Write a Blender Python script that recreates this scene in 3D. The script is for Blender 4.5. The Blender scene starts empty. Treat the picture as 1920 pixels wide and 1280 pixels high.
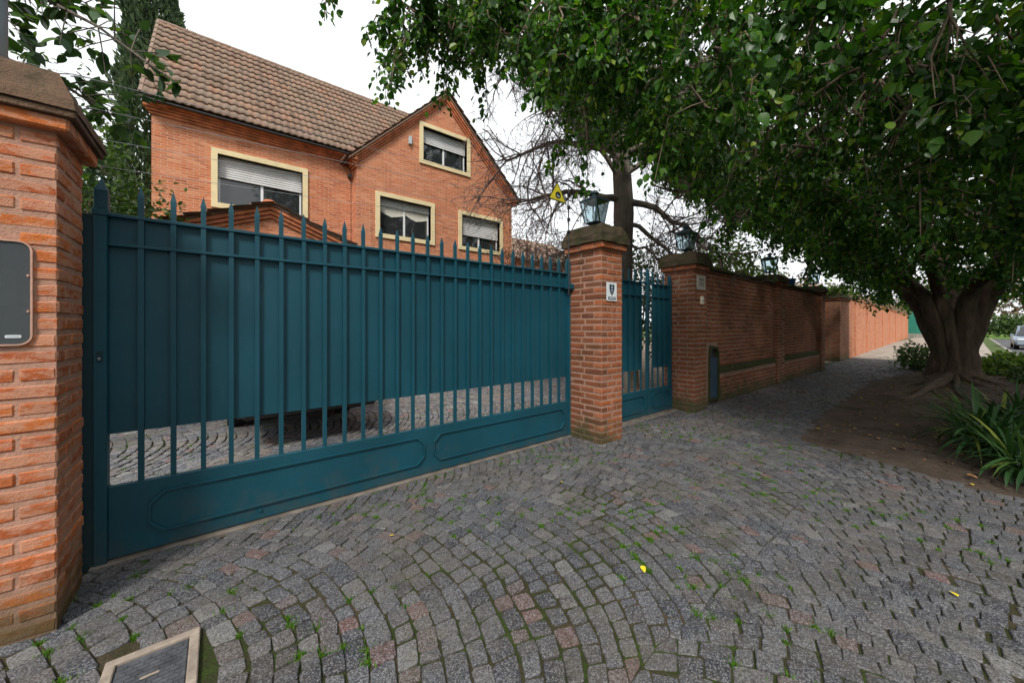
import bpy, bmesh, math, random
import numpy as np
from mathutils import Vector, Matrix
from mathutils import noise as mnoise

rng = random.Random(11)
nr = np.random.default_rng(11)
sc = bpy.context.scene
COL = sc.collection
R = math.radians
CAM = np.array([0.0, 0.0, 1.5])

# ------------------------------------------------------------------ camera
cd = bpy.data.cameras.new('camera')
cam = bpy.data.objects.new('camera', cd)
COL.objects.link(cam)
cam.location = CAM
cam.rotation_euler = (R(90), 0, -math.atan2(0.62503, 0.78060))
cd.sensor_fit = 'HORIZONTAL'
cd.sensor_width = 36
cd.lens = 36 * 687 / 1920
cd.shift_y = -30 / 1920
cd.clip_start = 0.05
cd.clip_end = 2000
sc.camera = cam

# ------------------------------------------------------------------ sky, sun, exposure
SUN_DIR = Vector((-0.72, -0.69, 0)).normalized()      # where the veiled sun stands
SUN_EL = R(46)
world = bpy.data.worlds.new('World')
sc.world = world
world.use_nodes = True
wt = world.node_tree
wt.nodes.clear()
sky = wt.nodes.new('ShaderNodeTexSky')
sky.sky_type = 'NISHITA'
sky.sun_disc = False
sky.sun_elevation = SUN_EL
sky.sun_rotation = math.atan2(SUN_DIR.x, SUN_DIR.y)
sky.dust_density = 4
hs = wt.nodes.new('ShaderNodeHueSaturation')
hs.inputs['Saturation'].default_value = 0.12
wt.links.new(sky.outputs[0], hs.inputs['Color'])
mx = wt.nodes.new('ShaderNodeMixRGB')
mx.inputs[0].default_value = 0.86                       # closed overcast: mostly even white cloud
mx.inputs[2].default_value = (9.6, 9.9, 10.2, 1)
wt.links.new(hs.outputs[0], mx.inputs[1])
bg = wt.nodes.new('ShaderNodeBackground')
bg.inputs[1].default_value = 0.092
wt.links.new(mx.outputs[0], bg.inputs[0])
wo = wt.nodes.new('ShaderNodeOutputWorld')
wt.links.new(bg.outputs[0], wo.inputs[0])

sd = bpy.data.lights.new('sun', 'SUN')
sd.energy = 2.1
sd.angle = R(11)
sd.color = (1.0, 0.95, 0.88)
sun = bpy.data.objects.new('sun', sd)
COL.objects.link(sun)
v = Vector((SUN_DIR.x * math.cos(SUN_EL), SUN_DIR.y * math.cos(SUN_EL), math.sin(SUN_EL)))
sun.rotation_euler = v.to_track_quat('Z', 'Y').to_euler()
sun.location = (-6, -10, 14)

sc.view_settings.view_transform = 'Standard'
sc.view_settings.look = 'None'
sc.view_settings.gamma = 1
sc.view_settings.use_curve_mapping = False
sc.view_settings.exposure = 0.62
sc.render.engine = 'CYCLES'
sc.cycles.use_denoising = True
sc.cycles.max_bounces = 8
sc.cycles.transparent_max_bounces = 12
sc.cycles.caustics_reflective = False
sc.cycles.caustics_refractive = False

# ------------------------------------------------------------------ node helpers
class NT:
    def __init__(s, name):
        s.m = bpy.data.materials.new(name)
        s.m.use_nodes = True
        s.t = s.m.node_tree
        s.t.nodes.clear()
        s.out = s.t.nodes.new('ShaderNodeOutputMaterial')

    def n(s, kind, ins=None, **props):
        nd = s.t.nodes.new(kind)
        for k, val in props.items():
            setattr(nd, k, val)
        for k, val in (ins or {}).items():
            sock = nd.inputs[k]
            if isinstance(val, bpy.types.NodeSocket):
                s.t.links.new(val, sock)
            else:
                if isinstance(val, tuple) and len(val) == 3 and sock.type == 'RGBA':
                    val = val + (1,)
                sock.default_value = val
        return nd

    def pos(s):
        return s.n('ShaderNodeNewGeometry').outputs['Position']

    def noise(s, scale, detail=3, rough=0.55, vec=None):
        return s.n('ShaderNodeTexNoise', {'Vector': vec or s.pos(), 'Scale': scale, 'Detail': detail, 'Roughness': rough}).outputs['Fac']

    def ramp(s, fac, stops):
        nd = s.n('ShaderNodeValToRGB', {'Fac': fac})
        cr = nd.color_ramp
        while len(cr.elements) < len(stops):
            cr.elements.new(0.5)
        for e, (p, c) in zip(cr.elements, stops):
            e.position = p
            e.color = (c, c, c, 1) if isinstance(c, (int, float)) else c + (1,)
        return nd.outputs['Color']

    def mix(s, fac, a, b, mode='MIX'):
        return s.n('ShaderNodeMixRGB', {0: fac, 1: a, 2: b}, blend_type=mode).outputs[0]

    def math(s, op, a, b=0.0, clamp=False):
        nd = s.n('ShaderNodeMath', {0: a, 1: b}, operation=op)
        nd.use_clamp = clamp
        return nd.outputs[0]

    def mapping(s, scale, vec=None, rot=(0, 0, 0)):
        return s.n('ShaderNodeMapping', {'Vector': vec or s.pos(), 'Scale': scale, 'Rotation': rot}).outputs[0]

    def rnd(s):
        """random number of the piece: its own object's, plus the tint stored on joined pieces"""
        a = s.n('ShaderNodeObjectInfo').outputs['Random']
        b = s.n('ShaderNodeAttribute', attribute_name='tint').outputs['Fac']
        return s.math('FRACT', s.math('ADD', a, b))

    def z(s):
        return s.n('ShaderNodeSeparateXYZ', {0: s.pos()}).outputs['Z']

    def bump(s, h, strength, dist=0.01, normal=None):
        ins = {'Height': h, 'Strength': strength, 'Distance': dist}
        if normal:
            ins['Normal'] = normal
        return s.n('ShaderNodeBump', ins).outputs[0]

    def done(s, col, rough=0.8, bump=None, **kw):
        b = s.n('ShaderNodeBsdfPrincipled')
        for k, val in (('Base Color', col), ('Roughness', rough)):
            if isinstance(val, bpy.types.NodeSocket):
                s.t.links.new(val, b.inputs[k])
            else:
                b.inputs[k].default_value = val + (1,) if isinstance(val, tuple) else val
        if not isinstance(rough, float) or rough >= 0.6:
            b.inputs['Specular IOR Level'].default_value = 0.18      # dry porous surfaces
        for k, val in kw.items():
            b.inputs[k.replace('_', ' ')].default_value = val
        if bump is not None:
            s.t.links.new(bump, b.inputs['Normal'])
        s.t.links.new(b.outputs[0], s.out.inputs[0])
        return s.m


def plain(name, col, rough=0.6, var=0.15, scale=6.0, bump=0.0, **kw):
    t = NT(name)
    f = t.noise(scale, 4)
    c = t.mix(t.ramp(f, [(0.3, 0.0), (0.7, 1.0)]), tuple(x * (1 - var) for x in col), tuple(min(1, x * (1 + var)) for x in col))
    bm_ = t.bump(t.noise(scale * 14, 3), bump, 0.004) if bump else None
    return t.done(c, rough, bm_, **kw)


def clay(name, c1, c2, c3, wash, wash_col, grime=0.4, moss=0.5, gc=(0.05, 0.04, 0.03)):
    """hand made brick: each brick its own tone, mortar smeared over it, soot and moss blotches"""
    t = NT(name)
    c = t.ramp(t.rnd(), [(0.0, c1), (0.5, c2), (1.0, c3)])
    c = t.mix(t.ramp(t.noise(38, 5, 0.65), [(0.35, 0.0), (0.75, 0.45)]), c, tuple(x * 0.55 for x in c1))
    w = t.ramp(t.noise(9, 6, 0.75, t.mapping((1, 1, 2.2))), [(0.54 - wash * 0.14, 0.0), (0.62 - wash * 0.1, wash)])
    c = t.mix(w, c, wash_col)
    g = t.ramp(t.noise(2.7, 5, 0.7), [(0.48, 0.0), (0.75, grime)])
    c = t.mix(g, c, gc)
    zz = t.z()
    low = t.math('SUBTRACT', 0.74, t.math('ADD', zz, t.math('MULTIPLY', t.noise(5, 4), 0.75)))
    lm = t.math('MULTIPLY', t.math('MULTIPLY', low, 3.0, True), moss)
    c = t.mix(lm, c, (0.055, 0.06, 0.028))
    h = t.math('ADD', t.math('MULTIPLY', t.noise(55, 4, 0.7), 0.6), t.noise(160, 2))
    return t.done(c, 0.9, t.bump(h, 0.7, 0.006))


M = {}
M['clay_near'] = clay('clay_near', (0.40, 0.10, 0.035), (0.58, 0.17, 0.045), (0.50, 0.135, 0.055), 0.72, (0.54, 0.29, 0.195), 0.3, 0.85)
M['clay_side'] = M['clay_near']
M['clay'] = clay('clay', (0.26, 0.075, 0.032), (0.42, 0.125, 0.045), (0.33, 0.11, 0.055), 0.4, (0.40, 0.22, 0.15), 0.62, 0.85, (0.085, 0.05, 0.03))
M['clay_stained_shaded'] = clay('clay_stained_shaded', (0.15, 0.055, 0.03), (0.27, 0.09, 0.04), (0.2, 0.075, 0.04), 0.2, (0.36, 0.2, 0.14), 0.85, 0.9, (0.06, 0.045, 0.025))  # left-face bricks: their stains, plus that side's dimmer light put into the colour
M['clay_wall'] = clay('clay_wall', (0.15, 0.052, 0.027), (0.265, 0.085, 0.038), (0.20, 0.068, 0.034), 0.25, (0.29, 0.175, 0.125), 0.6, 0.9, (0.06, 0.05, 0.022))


def mortar(name, col, moss, grime=0.3):
    t = NT(name)
    c = t.mix(t.ramp(t.noise(20, 5), [(0.3, 0.0), (0.7, 1.0)]), tuple(x * 0.75 for x in col), col)
    c = t.mix(t.ramp(t.noise(2.7, 5, 0.7), [(0.48, 0.0), (0.75, grime)]), c, (0.06, 0.045, 0.03))
    low = t.math('SUBTRACT', 0.74, t.math('ADD', t.z(), t.math('MULTIPLY', t.noise(5, 4), 0.75)))
    c = t.mix(t.math('MULTIPLY', t.math('MULTIPLY', low, 3.0, True), moss), c, (0.055, 0.06, 0.03))
    return t.done(c, 0.95, t.bump(t.noise(90, 4), 0.8, 0.006))


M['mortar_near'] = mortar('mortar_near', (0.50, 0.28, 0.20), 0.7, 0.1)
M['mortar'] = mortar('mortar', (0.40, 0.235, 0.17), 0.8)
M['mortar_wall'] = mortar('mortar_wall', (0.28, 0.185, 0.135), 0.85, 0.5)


def mossy(name, base, mosscol, amount):
    t = NT(name)
    c = t.mix(t.ramp(t.noise(14, 5, 0.7), [(0.3, 0.0), (0.7, 1.0)]), tuple(x * 0.5 for x in base), base)
    c = t.mix(t.ramp(t.noise(7, 5, 0.75), [(0.62 - amount * 0.3, 0.0), (0.78 - amount * 0.3, 0.9)]), c, mosscol)
    h = t.math('ADD', t.noise(28, 5, 0.7), t.math('MULTIPLY', t.noise(120, 3), 0.5))
    return t.done(c, 0.95, t.bump(h, 0.9, 0.012))


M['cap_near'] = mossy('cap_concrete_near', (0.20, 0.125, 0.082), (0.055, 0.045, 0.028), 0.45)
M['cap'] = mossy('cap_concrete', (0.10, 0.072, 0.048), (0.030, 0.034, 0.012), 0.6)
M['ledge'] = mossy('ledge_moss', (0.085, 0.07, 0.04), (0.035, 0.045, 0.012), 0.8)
M['fillet'] = plain('fillet_brick', (0.33, 0.115, 0.055), 0.9, 0.35, 12, 0.6)


def paint(name, col):
    t = NT(name)
    c = t.mix(t.ramp(t.noise(1.6, 4), [(0.35, 0.0), (0.7, 1.0)]), tuple(x * 0.86 for x in col), tuple(x * 1.1 for x in col))
    c = t.mix(t.ramp(t.noise(30, 5, 0.7, t.mapping((1, 1, 0.12))), [(0.58, 0.0), (0.8, 0.16)]), c, (0.11, 0.15, 0.16))
    dust = t.math('MULTIPLY', t.math('SUBTRACT', t.noise(6, 6, 0.75), t.math('ADD', 0.38, t.math('MULTIPLY', t.z(), 0.55))), 2.2, True)
    c = t.mix(dust, c, (0.05, 0.062, 0.058))
    c = t.mix(t.ramp(t.noise(26, 6, 0.8), [(0.70, 0.0), (0.74, 0.55)]), c, (0.045, 0.10, 0.125))
    r = t.ramp(t.noise(9, 4), [(0.3, 0.46), (0.7, 0.6)])
    return t.done(c, r, t.bump(t.noise(45, 3), 0.10, 0.003), Specular_IOR_Level=0.35)


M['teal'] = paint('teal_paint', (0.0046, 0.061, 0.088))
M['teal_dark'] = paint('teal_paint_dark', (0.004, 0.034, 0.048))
M['blue_door'] = paint('blue_paint', (0.022, 0.05, 0.085))

# granite setts
def granite(name, k, dust):
    t = NT(name)
    stops = [(0.0, (0.030, 0.032, 0.039)), (0.25, (0.058, 0.061, 0.071)), (0.5, (0.090, 0.092, 0.100)), (0.72, (0.048, 0.049, 0.056)), (0.84, (0.115, 0.113, 0.113)), (0.90, (0.075, 0.066, 0.066)), (0.945, (0.125, 0.068, 0.060)), (0.965, (0.08, 0.078, 0.08)), (1.0, (0.165, 0.165, 0.162))]
    c = t.ramp(t.rnd(), [(p, tuple(x * k for x in q)) for p, q in stops])
    sp = t.n('ShaderNodeTexVoronoi', {'Vector': t.pos(), 'Scale': 190.0}).outputs['Color']
    spk = t.n('ShaderNodeSeparateColor', {0: sp}).outputs[0]
    c = t.mix(t.ramp(spk, [(0.55, 0.0), (0.95, 0.55)]), c, (0.27 * k, 0.27 * k, 0.28 * k))
    c = t.mix(t.ramp(spk, [(0.08, 0.65), (0.38, 0.0)]), c, (0.018, 0.018, 0.022))
    c = t.mix(t.ramp(t.noise(1.5, 6, 0.75), [(0.44, 0.0), (0.70, dust)]), c, (0.115 * k, 0.098 * k, 0.074 * k))
    c = t.mix(t.ramp(t.noise(5.0, 6, 0.8), [(0.66, 0.0), (0.74, 0.5)]), c, (0.20 * k, 0.19 * k, 0.175 * k))
    c = t.mix(t.ramp(t.noise(3.1, 6, 0.75), [(0.56, 0.0), (0.70, 0.6)]), c, (0.026, 0.025, 0.026))
    c = t.mix(t.ramp(t.noise(11, 5, 0.7), [(0.58, 0.0), (0.76, 0.55)]), c, (0.065, 0.07, 0.03))
    h = t.math('ADD', t.noise(42, 4, 0.7), t.math('MULTIPLY', t.noise(190, 2), 0.6))
    return t.done(c, t.ramp(t.noise(7, 3), [(0.3, 0.62), (0.7, 0.85)]), t.bump(h, 0.8, 0.007))


M['granite'] = granite('granite', 1.16, 0.6)
M['granite_pale'] = granite('granite_pale', 1.9, 0.8)

t = NT('joint_soil')
c = t.ramp(t.noise(3.0, 5, 0.65), [(0.34, (0.085, 0.068, 0.046)), (0.46, (0.052, 0.046, 0.024)), (0.54, (0.034, 0.046, 0.012)), (0.70, (0.045, 0.085, 0.012))])
c = t.mix(t.ramp(t.noise(60, 4), [(0.4, 0.0), (0.7, 0.6)]), c, (0.03, 0.025, 0.018))
M['joint'] = t.done(c, 0.97, t.bump(t.noise(110, 4), 0.9, 0.01))

t = NT('bed_soil')
c = t.ramp(t.noise(2.5, 6, 0.7), [(0.3, (0.052, 0.039, 0.031)), (0.55, (0.102, 0.078, 0.061)), (0.75, (0.150, 0.117, 0.092))])
c = t.mix(t.ramp(t.noise(4.3, 5, 0.7), [(0.62, 0.0), (0.75, 0.6)]), c, (0.07, 0.075, 0.025))
c = t.mix(t.ramp(t.noise(85, 3), [(0.62, 0.0), (0.7, 0.7)]), c, (0.17, 0.10, 0.05))
M['soil'] = t.done(c, 0.97, t.bump(t.math('ADD', t.noise(18, 5, 0.7), t.math('MULTIPLY', t.noise(90, 3), 0.5)), 0.9, 0.03))

t = NT('gravel_ground')
vo = t.n('ShaderNodeTexVoronoi', {'Vector': t.pos(), 'Scale': 26.0})
cc = t.n('ShaderNodeSeparateColor', {0: vo.outputs['Color']}).outputs[0]
c = t.ramp(cc, [(0.0, (0.10, 0.06, 0.045)), (0.4, (0.22, 0.15, 0.12)), (0.75, (0.30, 0.24, 0.20)), (1.0, (0.13, 0.15, 0.05))])
M['gravel'] = t.done(c, 0.95, t.bump(vo.outputs['Distance'], 0.9, 0.02))

M['asphalt'] = plain('asphalt', (0.085, 0.085, 0.09), 0.85, 0.25, 3.0, 0.6)
M['grassland'] = plain('grassland', (0.06, 0.09, 0.025), 0.95, 0.4, 2.0, 0.6)
M['weed_verge'] = plain('verge_grass', (0.10, 0.17, 0.03), 0.95, 0.3, 3.0, 0.5)
M['kerbstone'] = plain('kerbstone', (0.26, 0.245, 0.22), 0.9, 0.25, 5.0, 0.5)
M['threshold'] = plain('threshold_concrete', (0.15, 0.13, 0.11), 0.92, 0.4, 6.0, 0.7)
M['frame_concrete'] = plain('frame_concrete', (0.30, 0.25, 0.205), 0.92, 0.25, 16.0, 0.7)
M['slab'] = plain('pavement_slab', (0.30, 0.265, 0.225), 0.92, 0.3, 1.4, 0.5)
M['iron'] = plain('cast_iron', (0.075, 0.08, 0.09), 0.55, 0.35, 20.0, 0.6)

# house brickwork: courses too small to pick apart, so they live in the material
t = NT('house_brick')
px = t.n('ShaderNodeSeparateXYZ', {0: t.pos()})
cv = t.n('ShaderNodeCombineXYZ', {0: t.math('ADD', px.outputs[0], px.outputs[1]), 1: px.outputs[2], 2: 0.0}).outputs[0]
bt = t.n('ShaderNodeTexBrick', {'Vector': cv, 'Color1': (0.0, 0.0, 0.0), 'Color2': (1.0, 1.0, 1.0), 'Mortar': (0.5, 0.5, 0.5), 'Scale': 1.0, 'Mortar Size': 0.009, 'Mortar Smooth': 0.35, 'Bias': 0.0, 'Brick Width': 0.235, 'Row Height': 0.064})
c = t.ramp(bt.outputs['Color'], [(0.0, (0.40, 0.115, 0.05)), (0.3, (0.56, 0.185, 0.08)), (0.6, (0.47, 0.145, 0.062)), (0.85, (0.64, 0.27, 0.145)), (1.0, (0.29, 0.085, 0.045))])
c = t.mix(t.math('MULTIPLY', bt.outputs['Fac'], 0.85), c, (0.60, 0.36, 0.245))
c = t.mix(t.ramp(t.noise(1.3, 5, 0.7), [(0.42, 0.0), (0.75, 0.5)]), c, (0.60, 0.31, 0.19))
c = t.mix(t.ramp(t.noise(4.0, 6, 0.75, t.mapping((0.9, 0.9, 5.0))), [(0.57, 0.0), (0.70, 0.75)]), c, (0.17, 0.06, 0.036))
c = t.mix(t.ramp(t.noise(9.0, 5, 0.75, t.mapping((0.6, 0.6, 3.4))), [(0.60, 0.0), (0.70, 0.5)]), c, (0.68, 0.42, 0.30))
c = t.mix(t.ramp(t.noise(2.2, 6, 0.7, t.mapping((1.6, 1.6, 0.16))), [(0.56, 0.0), (0.74, 0.4)]), c, (0.20, 0.075, 0.045))
hb = t.math('SUBTRACT', t.math('MULTIPLY', t.noise(60, 4), 0.5), bt.outputs['Fac'])
M['house_brick'] = t.done(c, 0.9, t.bump(hb, 0.7, 0.008))
M['cornice'] = plain('cornice_brick', (0.50, 0.175, 0.085), 0.9, 0.35, 5.0, 0.5)
M['cream'] = plain('cream_render', (0.72, 0.60, 0.36), 0.8, 0.10, 4.0, 0.2)
M['white'] = plain('white_aluminium', (0.72, 0.73, 0.74), 0.45, 0.05, 3.0)
t = NT('roller_slats')
wv = t.n('ShaderNodeTexWave', {'Vector': t.pos(), 'Scale': 5.2, 'Distortion': 0.0}, bands_direction='Z').outputs['Fac']
c = t.mix(t.ramp(t.noise(2, 4), [(0.3, 0.0), (0.7, 1.0)]), (0.50, 0.50, 0.49), (0.62, 0.62, 0.62))
M['shutter'] = t.done(c, 0.55, t.bump(wv, 0.8, 0.016))
t = NT('window_glass')
M['glass'] = t.done((0.022, 0.025, 0.028), 0.04, t.bump(t.noise(0.9, 2), 0.06, 0.05), Specular_IOR_Level=0.9)
M['curtain'] = plain('curtain', (0.62, 0.60, 0.52), 0.9, 0.1, 3.0)

t = NT('roof_tile')
c = t.ramp(t.rnd(), [(0.0, (0.19, 0.125, 0.092)), (0.35, (0.27, 0.18, 0.132)), (0.6, (0.24, 0.17, 0.13)), (0.85, (0.30, 0.195, 0.14)), (1.0, (0.33, 0.18, 0.12))])
c = t.mix(t.ramp(t.noise(1.0, 5, 0.7), [(0.4, 0.0), (0.75, 0.7)]), c, (0.25, 0.20, 0.155))
c = t.mix(t.ramp(t.noise(6.0, 5, 0.7), [(0.55, 0.0), (0.8, 0.6)]), c, (0.09, 0.07, 0.055))
c = t.mix(t.ramp(t.noise(1.9, 5, 0.7), [(0.62, 0.0), (0.75, 0.5)]), c, (0.20, 0.17, 0.06))
M['tile'] = t.done(c, 0.9, t.bump(t.noise(40, 4), 0.6, 0.01))


def bark(name, a, b, sc_=6.0, mos=0.2):
    t = NT(name)
    n1 = t.noise(sc_, 6, 0.7, t.mapping((1, 1, 0.22)))
    c = t.ramp(n1, [(0.3, a), (0.7, b)])
    c = t.mix(t.ramp(t.noise(2.4, 5, 0.7), [(0.5, 0.0), (0.75, mos)]), c, (0.075, 0.085, 0.04))
    return t.done(c, 0.92, t.bump(t.math('ADD', n1, t.math('MULTIPLY', t.noise(sc_ * 7, 4), 0.4)), 0.9, 0.03))


M['bark'] = bark('bark_fig', (0.042, 0.030, 0.022), (0.145, 0.105, 0.075), 9.0, 0.3)
M['twig'] = bark('bark_twig', (0.10, 0.072, 0.05), (0.23, 0.18, 0.13), 9.0, 0.2)
M['bark_bare'] = bark('bark_bare', (0.09, 0.075, 0.062), (0.23, 0.20, 0.165), 8.0, 0.25)
M['twig_bare'] = plain('twig_bare', (0.16, 0.118, 0.108), 0.9, 0.35, 3.0)


def leaf(name, stops, rough=0.38, trans=0.28, spec=0.36):
    t = NT(name)
    c = t.ramp(t.rnd(), stops)
    b = t.n('ShaderNodeBsdfPrincipled', {'Base Color': c, 'Roughness': rough, 'Specular IOR Level': spec})
    tr = t.n('ShaderNodeBsdfTranslucent', {'Color': t.mix(1.0, c, (1.3, 1.5, 0.5), 'MULTIPLY')})
    ms = t.n('ShaderNodeMixShader', {0: trans, 1: b.outputs[0], 2: tr.outputs[0]})
    t.t.links.new(ms.outputs[0], t.out.inputs[0])
    return t.m


M['leaf_fig'] = leaf('leaf_fig', [(0.0, (0.015, 0.050, 0.007)), (0.45, (0.028, 0.088, 0.010)), (0.75, (0.055, 0.145, 0.014)), (0.93, (0.10, 0.21, 0.018)), (1.0, (0.20, 0.27, 0.025))], 0.36, 0.38, 0.28)
M['leaf_left'] = leaf('leaf_left', [(0.0, (0.022, 0.055, 0.02)), (0.6, (0.045, 0.10, 0.028)), (1.0, (0.10, 0.19, 0.035))], 0.4, 0.3)
M['leaf_shrub'] = leaf('leaf_shrub', [(0.0, (0.028, 0.055, 0.018)), (0.6, (0.06, 0.11, 0.03)), (1.0, (0.12, 0.19, 0.045))], 0.45, 0.3)
M['leaf_bright'] = leaf('leaf_bright', [(0.0, (0.05, 0.10, 0.016)), (0.6, (0.12, 0.21, 0.03)), (1.0, (0.22, 0.30, 0.04))], 0.45, 0.35)
M['leaf_cypress'] = leaf('leaf_cypress', [(0.0, (0.028, 0.050, 0.026)), (0.6, (0.06, 0.10, 0.05)), (1.0, (0.12, 0.17, 0.085))], 0.7, 0.15, 0.2)
M['leaf_rust'] = leaf('leaf_rust', [(0.0, (0.16, 0.05, 0.025)), (0.6, (0.27, 0.09, 0.04)), (1.0, (0.33, 0.15, 0.07))], 0.8, 0.3, 0.2)
M['leaf_dry'] = leaf('leaf_dry', [(0.0, (0.16, 0.115, 0.085)), (0.6, (0.26, 0.19, 0.145)), (1.0, (0.33, 0.25, 0.19))], 0.9, 0.2, 0.2)
M['leaf_litter'] = leaf('leaf_litter', [(0.0, (0.07, 0.042, 0.028)), (0.6, (0.16, 0.10, 0.06)), (0.92, (0.26, 0.17, 0.09)), (1.0, (0.42, 0.33, 0.03))], 0.9, 0.05, 0.1)
M['strap'] = leaf('leaf_strap', [(0.0, (0.018, 0.050, 0.016)), (0.6, (0.038, 0.095, 0.028)), (0.92, (0.075, 0.14, 0.03)), (1.0, (0.19, 0.22, 0.04))], 0.35, 0.2)
M['weed'] = leaf('leaf_weed', [(0.0, (0.05, 0.13, 0.016)), (0.6, (0.09, 0.21, 0.022)), (1.0, (0.17, 0.28, 0.03))], 0.6, 0.35, 0.2)
M['yellow_leaf'] = plain('yellow_leaf', (0.72, 0.55, 0.03), 0.6, 0.2, 30.0)
M['brown_leaf'] = plain('brown_leaf', (0.38, 0.20, 0.09), 0.8, 0.25, 30.0)
M['galv'] = plain('galvanised', (0.42, 0.52, 0.62), 0.5, 0.15, 5.0)
M['dark_metal'] = plain('dark_metal', (0.03, 0.032, 0.035), 0.5, 0.2, 10.0)
M['lantern_paint'] = plain('lantern_paint', (0.018, 0.045, 0.060), 0.5, 0.3, 18.0)
t = NT('lantern_glass')
gl = t.n('ShaderNodeBsdfGlossy', {'Color': (0.9, 0.95, 1.0), 'Roughness': 0.08})
tr = t.n('ShaderNodeBsdfTransparent', {'Color': (0.72, 0.82, 0.85)})
fr = t.n('ShaderNodeFresnel', {'IOR': 1.5})
ms = t.n('ShaderNodeMixShader', {0: t.math('MULTIPLY', fr.outputs[0], 0.8, True), 1: tr.outputs[0], 2: gl.outputs[0]})
t.t.links.new(ms.outputs[0], t.out.inputs[0])
M['lantern_glass'] = t.m
M['sign_white'] = plain('sign_white', (0.66, 0.70, 0.72), 0.5, 0.08, 20.0)
M['sign_navy'] = plain('sign_navy', (0.015, 0.03, 0.06), 0.5, 0.1, 20.0)
M['sign_grey'] = plain('sign_grey', (0.30, 0.34, 0.38), 0.5, 0.1, 20.0)
M['sign_yellow'] = plain('sign_yellow', (0.55, 0.47, 0.02), 0.55, 0.25, 14.0)
M['sign_black'] = plain('sign_black', (0.012, 0.012, 0.014), 0.55, 0.2, 14.0)
M['plaque'] = plain('plaque_stone', (0.33, 0.31, 0.27), 0.9, 0.25, 25.0, 0.5)
M['plaque_dark'] = plain('plaque_relief', (0.16, 0.155, 0.14), 0.9, 0.2, 25.0)
M['ivory'] = plain('ivory_plastic', (0.55, 0.50, 0.38), 0.5, 0.1, 20.0)
M['meter_frame'] = plain('meter_frame', (0.50, 0.30, 0.225), 0.75, 0.15, 30.0, 0.3)
t = NT('meter_window')
pb = t.n('ShaderNodeBsdfPrincipled', {'Base Color': (0.10, 0.112, 0.12), 'Roughness': 0.16, 'Specular IOR Level': 0.5})
tb = t.n('ShaderNodeBsdfTransparent', {'Color': (0.7, 0.75, 0.78)})
ms = t.n('ShaderNodeMixShader', {0: 0.62, 1: tb.outputs[0], 2: pb.outputs[0]})
t.t.links.new(ms.outputs[0], t.out.inputs[0])
M['meter_glass'] = t.m
M['rubber'] = plain('rubber', (0.018, 0.018, 0.019), 0.85, 0.2, 12.0)
M['black_paint'] = plain('black_car_paint', (0.012, 0.012, 0.013), 0.25, 0.1, 2.0)
M['silver_paint'] = plain('silver_blue_paint', (0.30, 0.37, 0.44), 0.28, 0.06, 2.0, Metallic=0.3)
M['rim'] = plain('rim_alloy', (0.35, 0.36, 0.38), 0.35, 0.1, 9.0, Metallic=0.6)
M['lamp_lens'] = plain('lamp_lens', (0.62, 0.65, 0.68), 0.15, 0.05, 9.0)
M['green_door'] = plain('green_door', (0.012, 0.17, 0.12), 0.55, 0.15, 3.0)
M['blue_plastic'] = plain('blue_plastic', (0.012, 0.10, 0.33), 0.5, 0.1, 8.0)
M['pale_paint'] = plain('pale_paint', (0.42, 0.48, 0.49), 0.6, 0.15, 6.0)


# ------------------------------------------------------------------ object helpers
def link(name, me, mat=None, parent=None, label=None, cat=None, group=None, kind=None, loc=None):
    o = bpy.data.objects.new(name, me)
    COL.objects.link(o)
    if mat is not None and me is not None and len(me.materials) == 0:
        me.materials.append(M[mat] if isinstance(mat, str) else mat)
    if parent is not None:
        o.parent = parent
    if loc is not None:
        o.location = loc
    for k, val in (('label', label), ('category', cat), ('group', group), ('kind', kind)):
        if val:
            o[k] = val
    return o


def thing(name, label, cat, loc=(0, 0, 0), group=None, rz=0.0):
    o = link(name, None, label=label, cat=cat, group=group, loc=loc)
    o.rotation_euler = (0, 0, rz)
    o.empty_display_size = 0.1
    return o


def copy_tree(o, parent=None):
    c = o.copy()
    COL.objects.link(c)
    if parent is not None:
        c.parent = parent
    for ch in o.children:
        copy_tree(ch, c)
    return c


def np_mesh(name, V, quads=None, tris=None, tint=None, smooth=False, ngons=None):
    V = np.asarray(V, dtype=np.float32).reshape(-1, 3)
    loops, starts = [], []
    pos = 0
    for arr, k in ((quads, 4), (tris, 3), (ngons, None)):
        if arr is None or len(arr) == 0:
            continue
        arr = np.asarray(arr, dtype=np.int32)
        k = arr.shape[1]
        loops.append(arr.ravel())
        starts.append(pos + np.arange(len(arr), dtype=np.int32) * k)
        pos += arr.size
    loops = np.concatenate(loops)
    starts = np.concatenate(starts)
    me = bpy.data.meshes.new(name)
    me.vertices.add(len(V))
    me.vertices.foreach_set('co', V.ravel())
    me.loops.add(len(loops))
    me.loops.foreach_set('vertex_index', loops)
    me.polygons.add(len(starts))
    me.polygons.foreach_set('loop_start', starts)
    me.polygons.foreach_set('use_smooth', np.full(len(starts), bool(smooth)))
    me.update(calc_edges=True)
    if tint is not None:
        a = me.attributes.new('tint', 'FLOAT', 'POINT')
        a.data.foreach_set('value', np.asarray(tint, dtype=np.float32))
    return me


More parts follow.
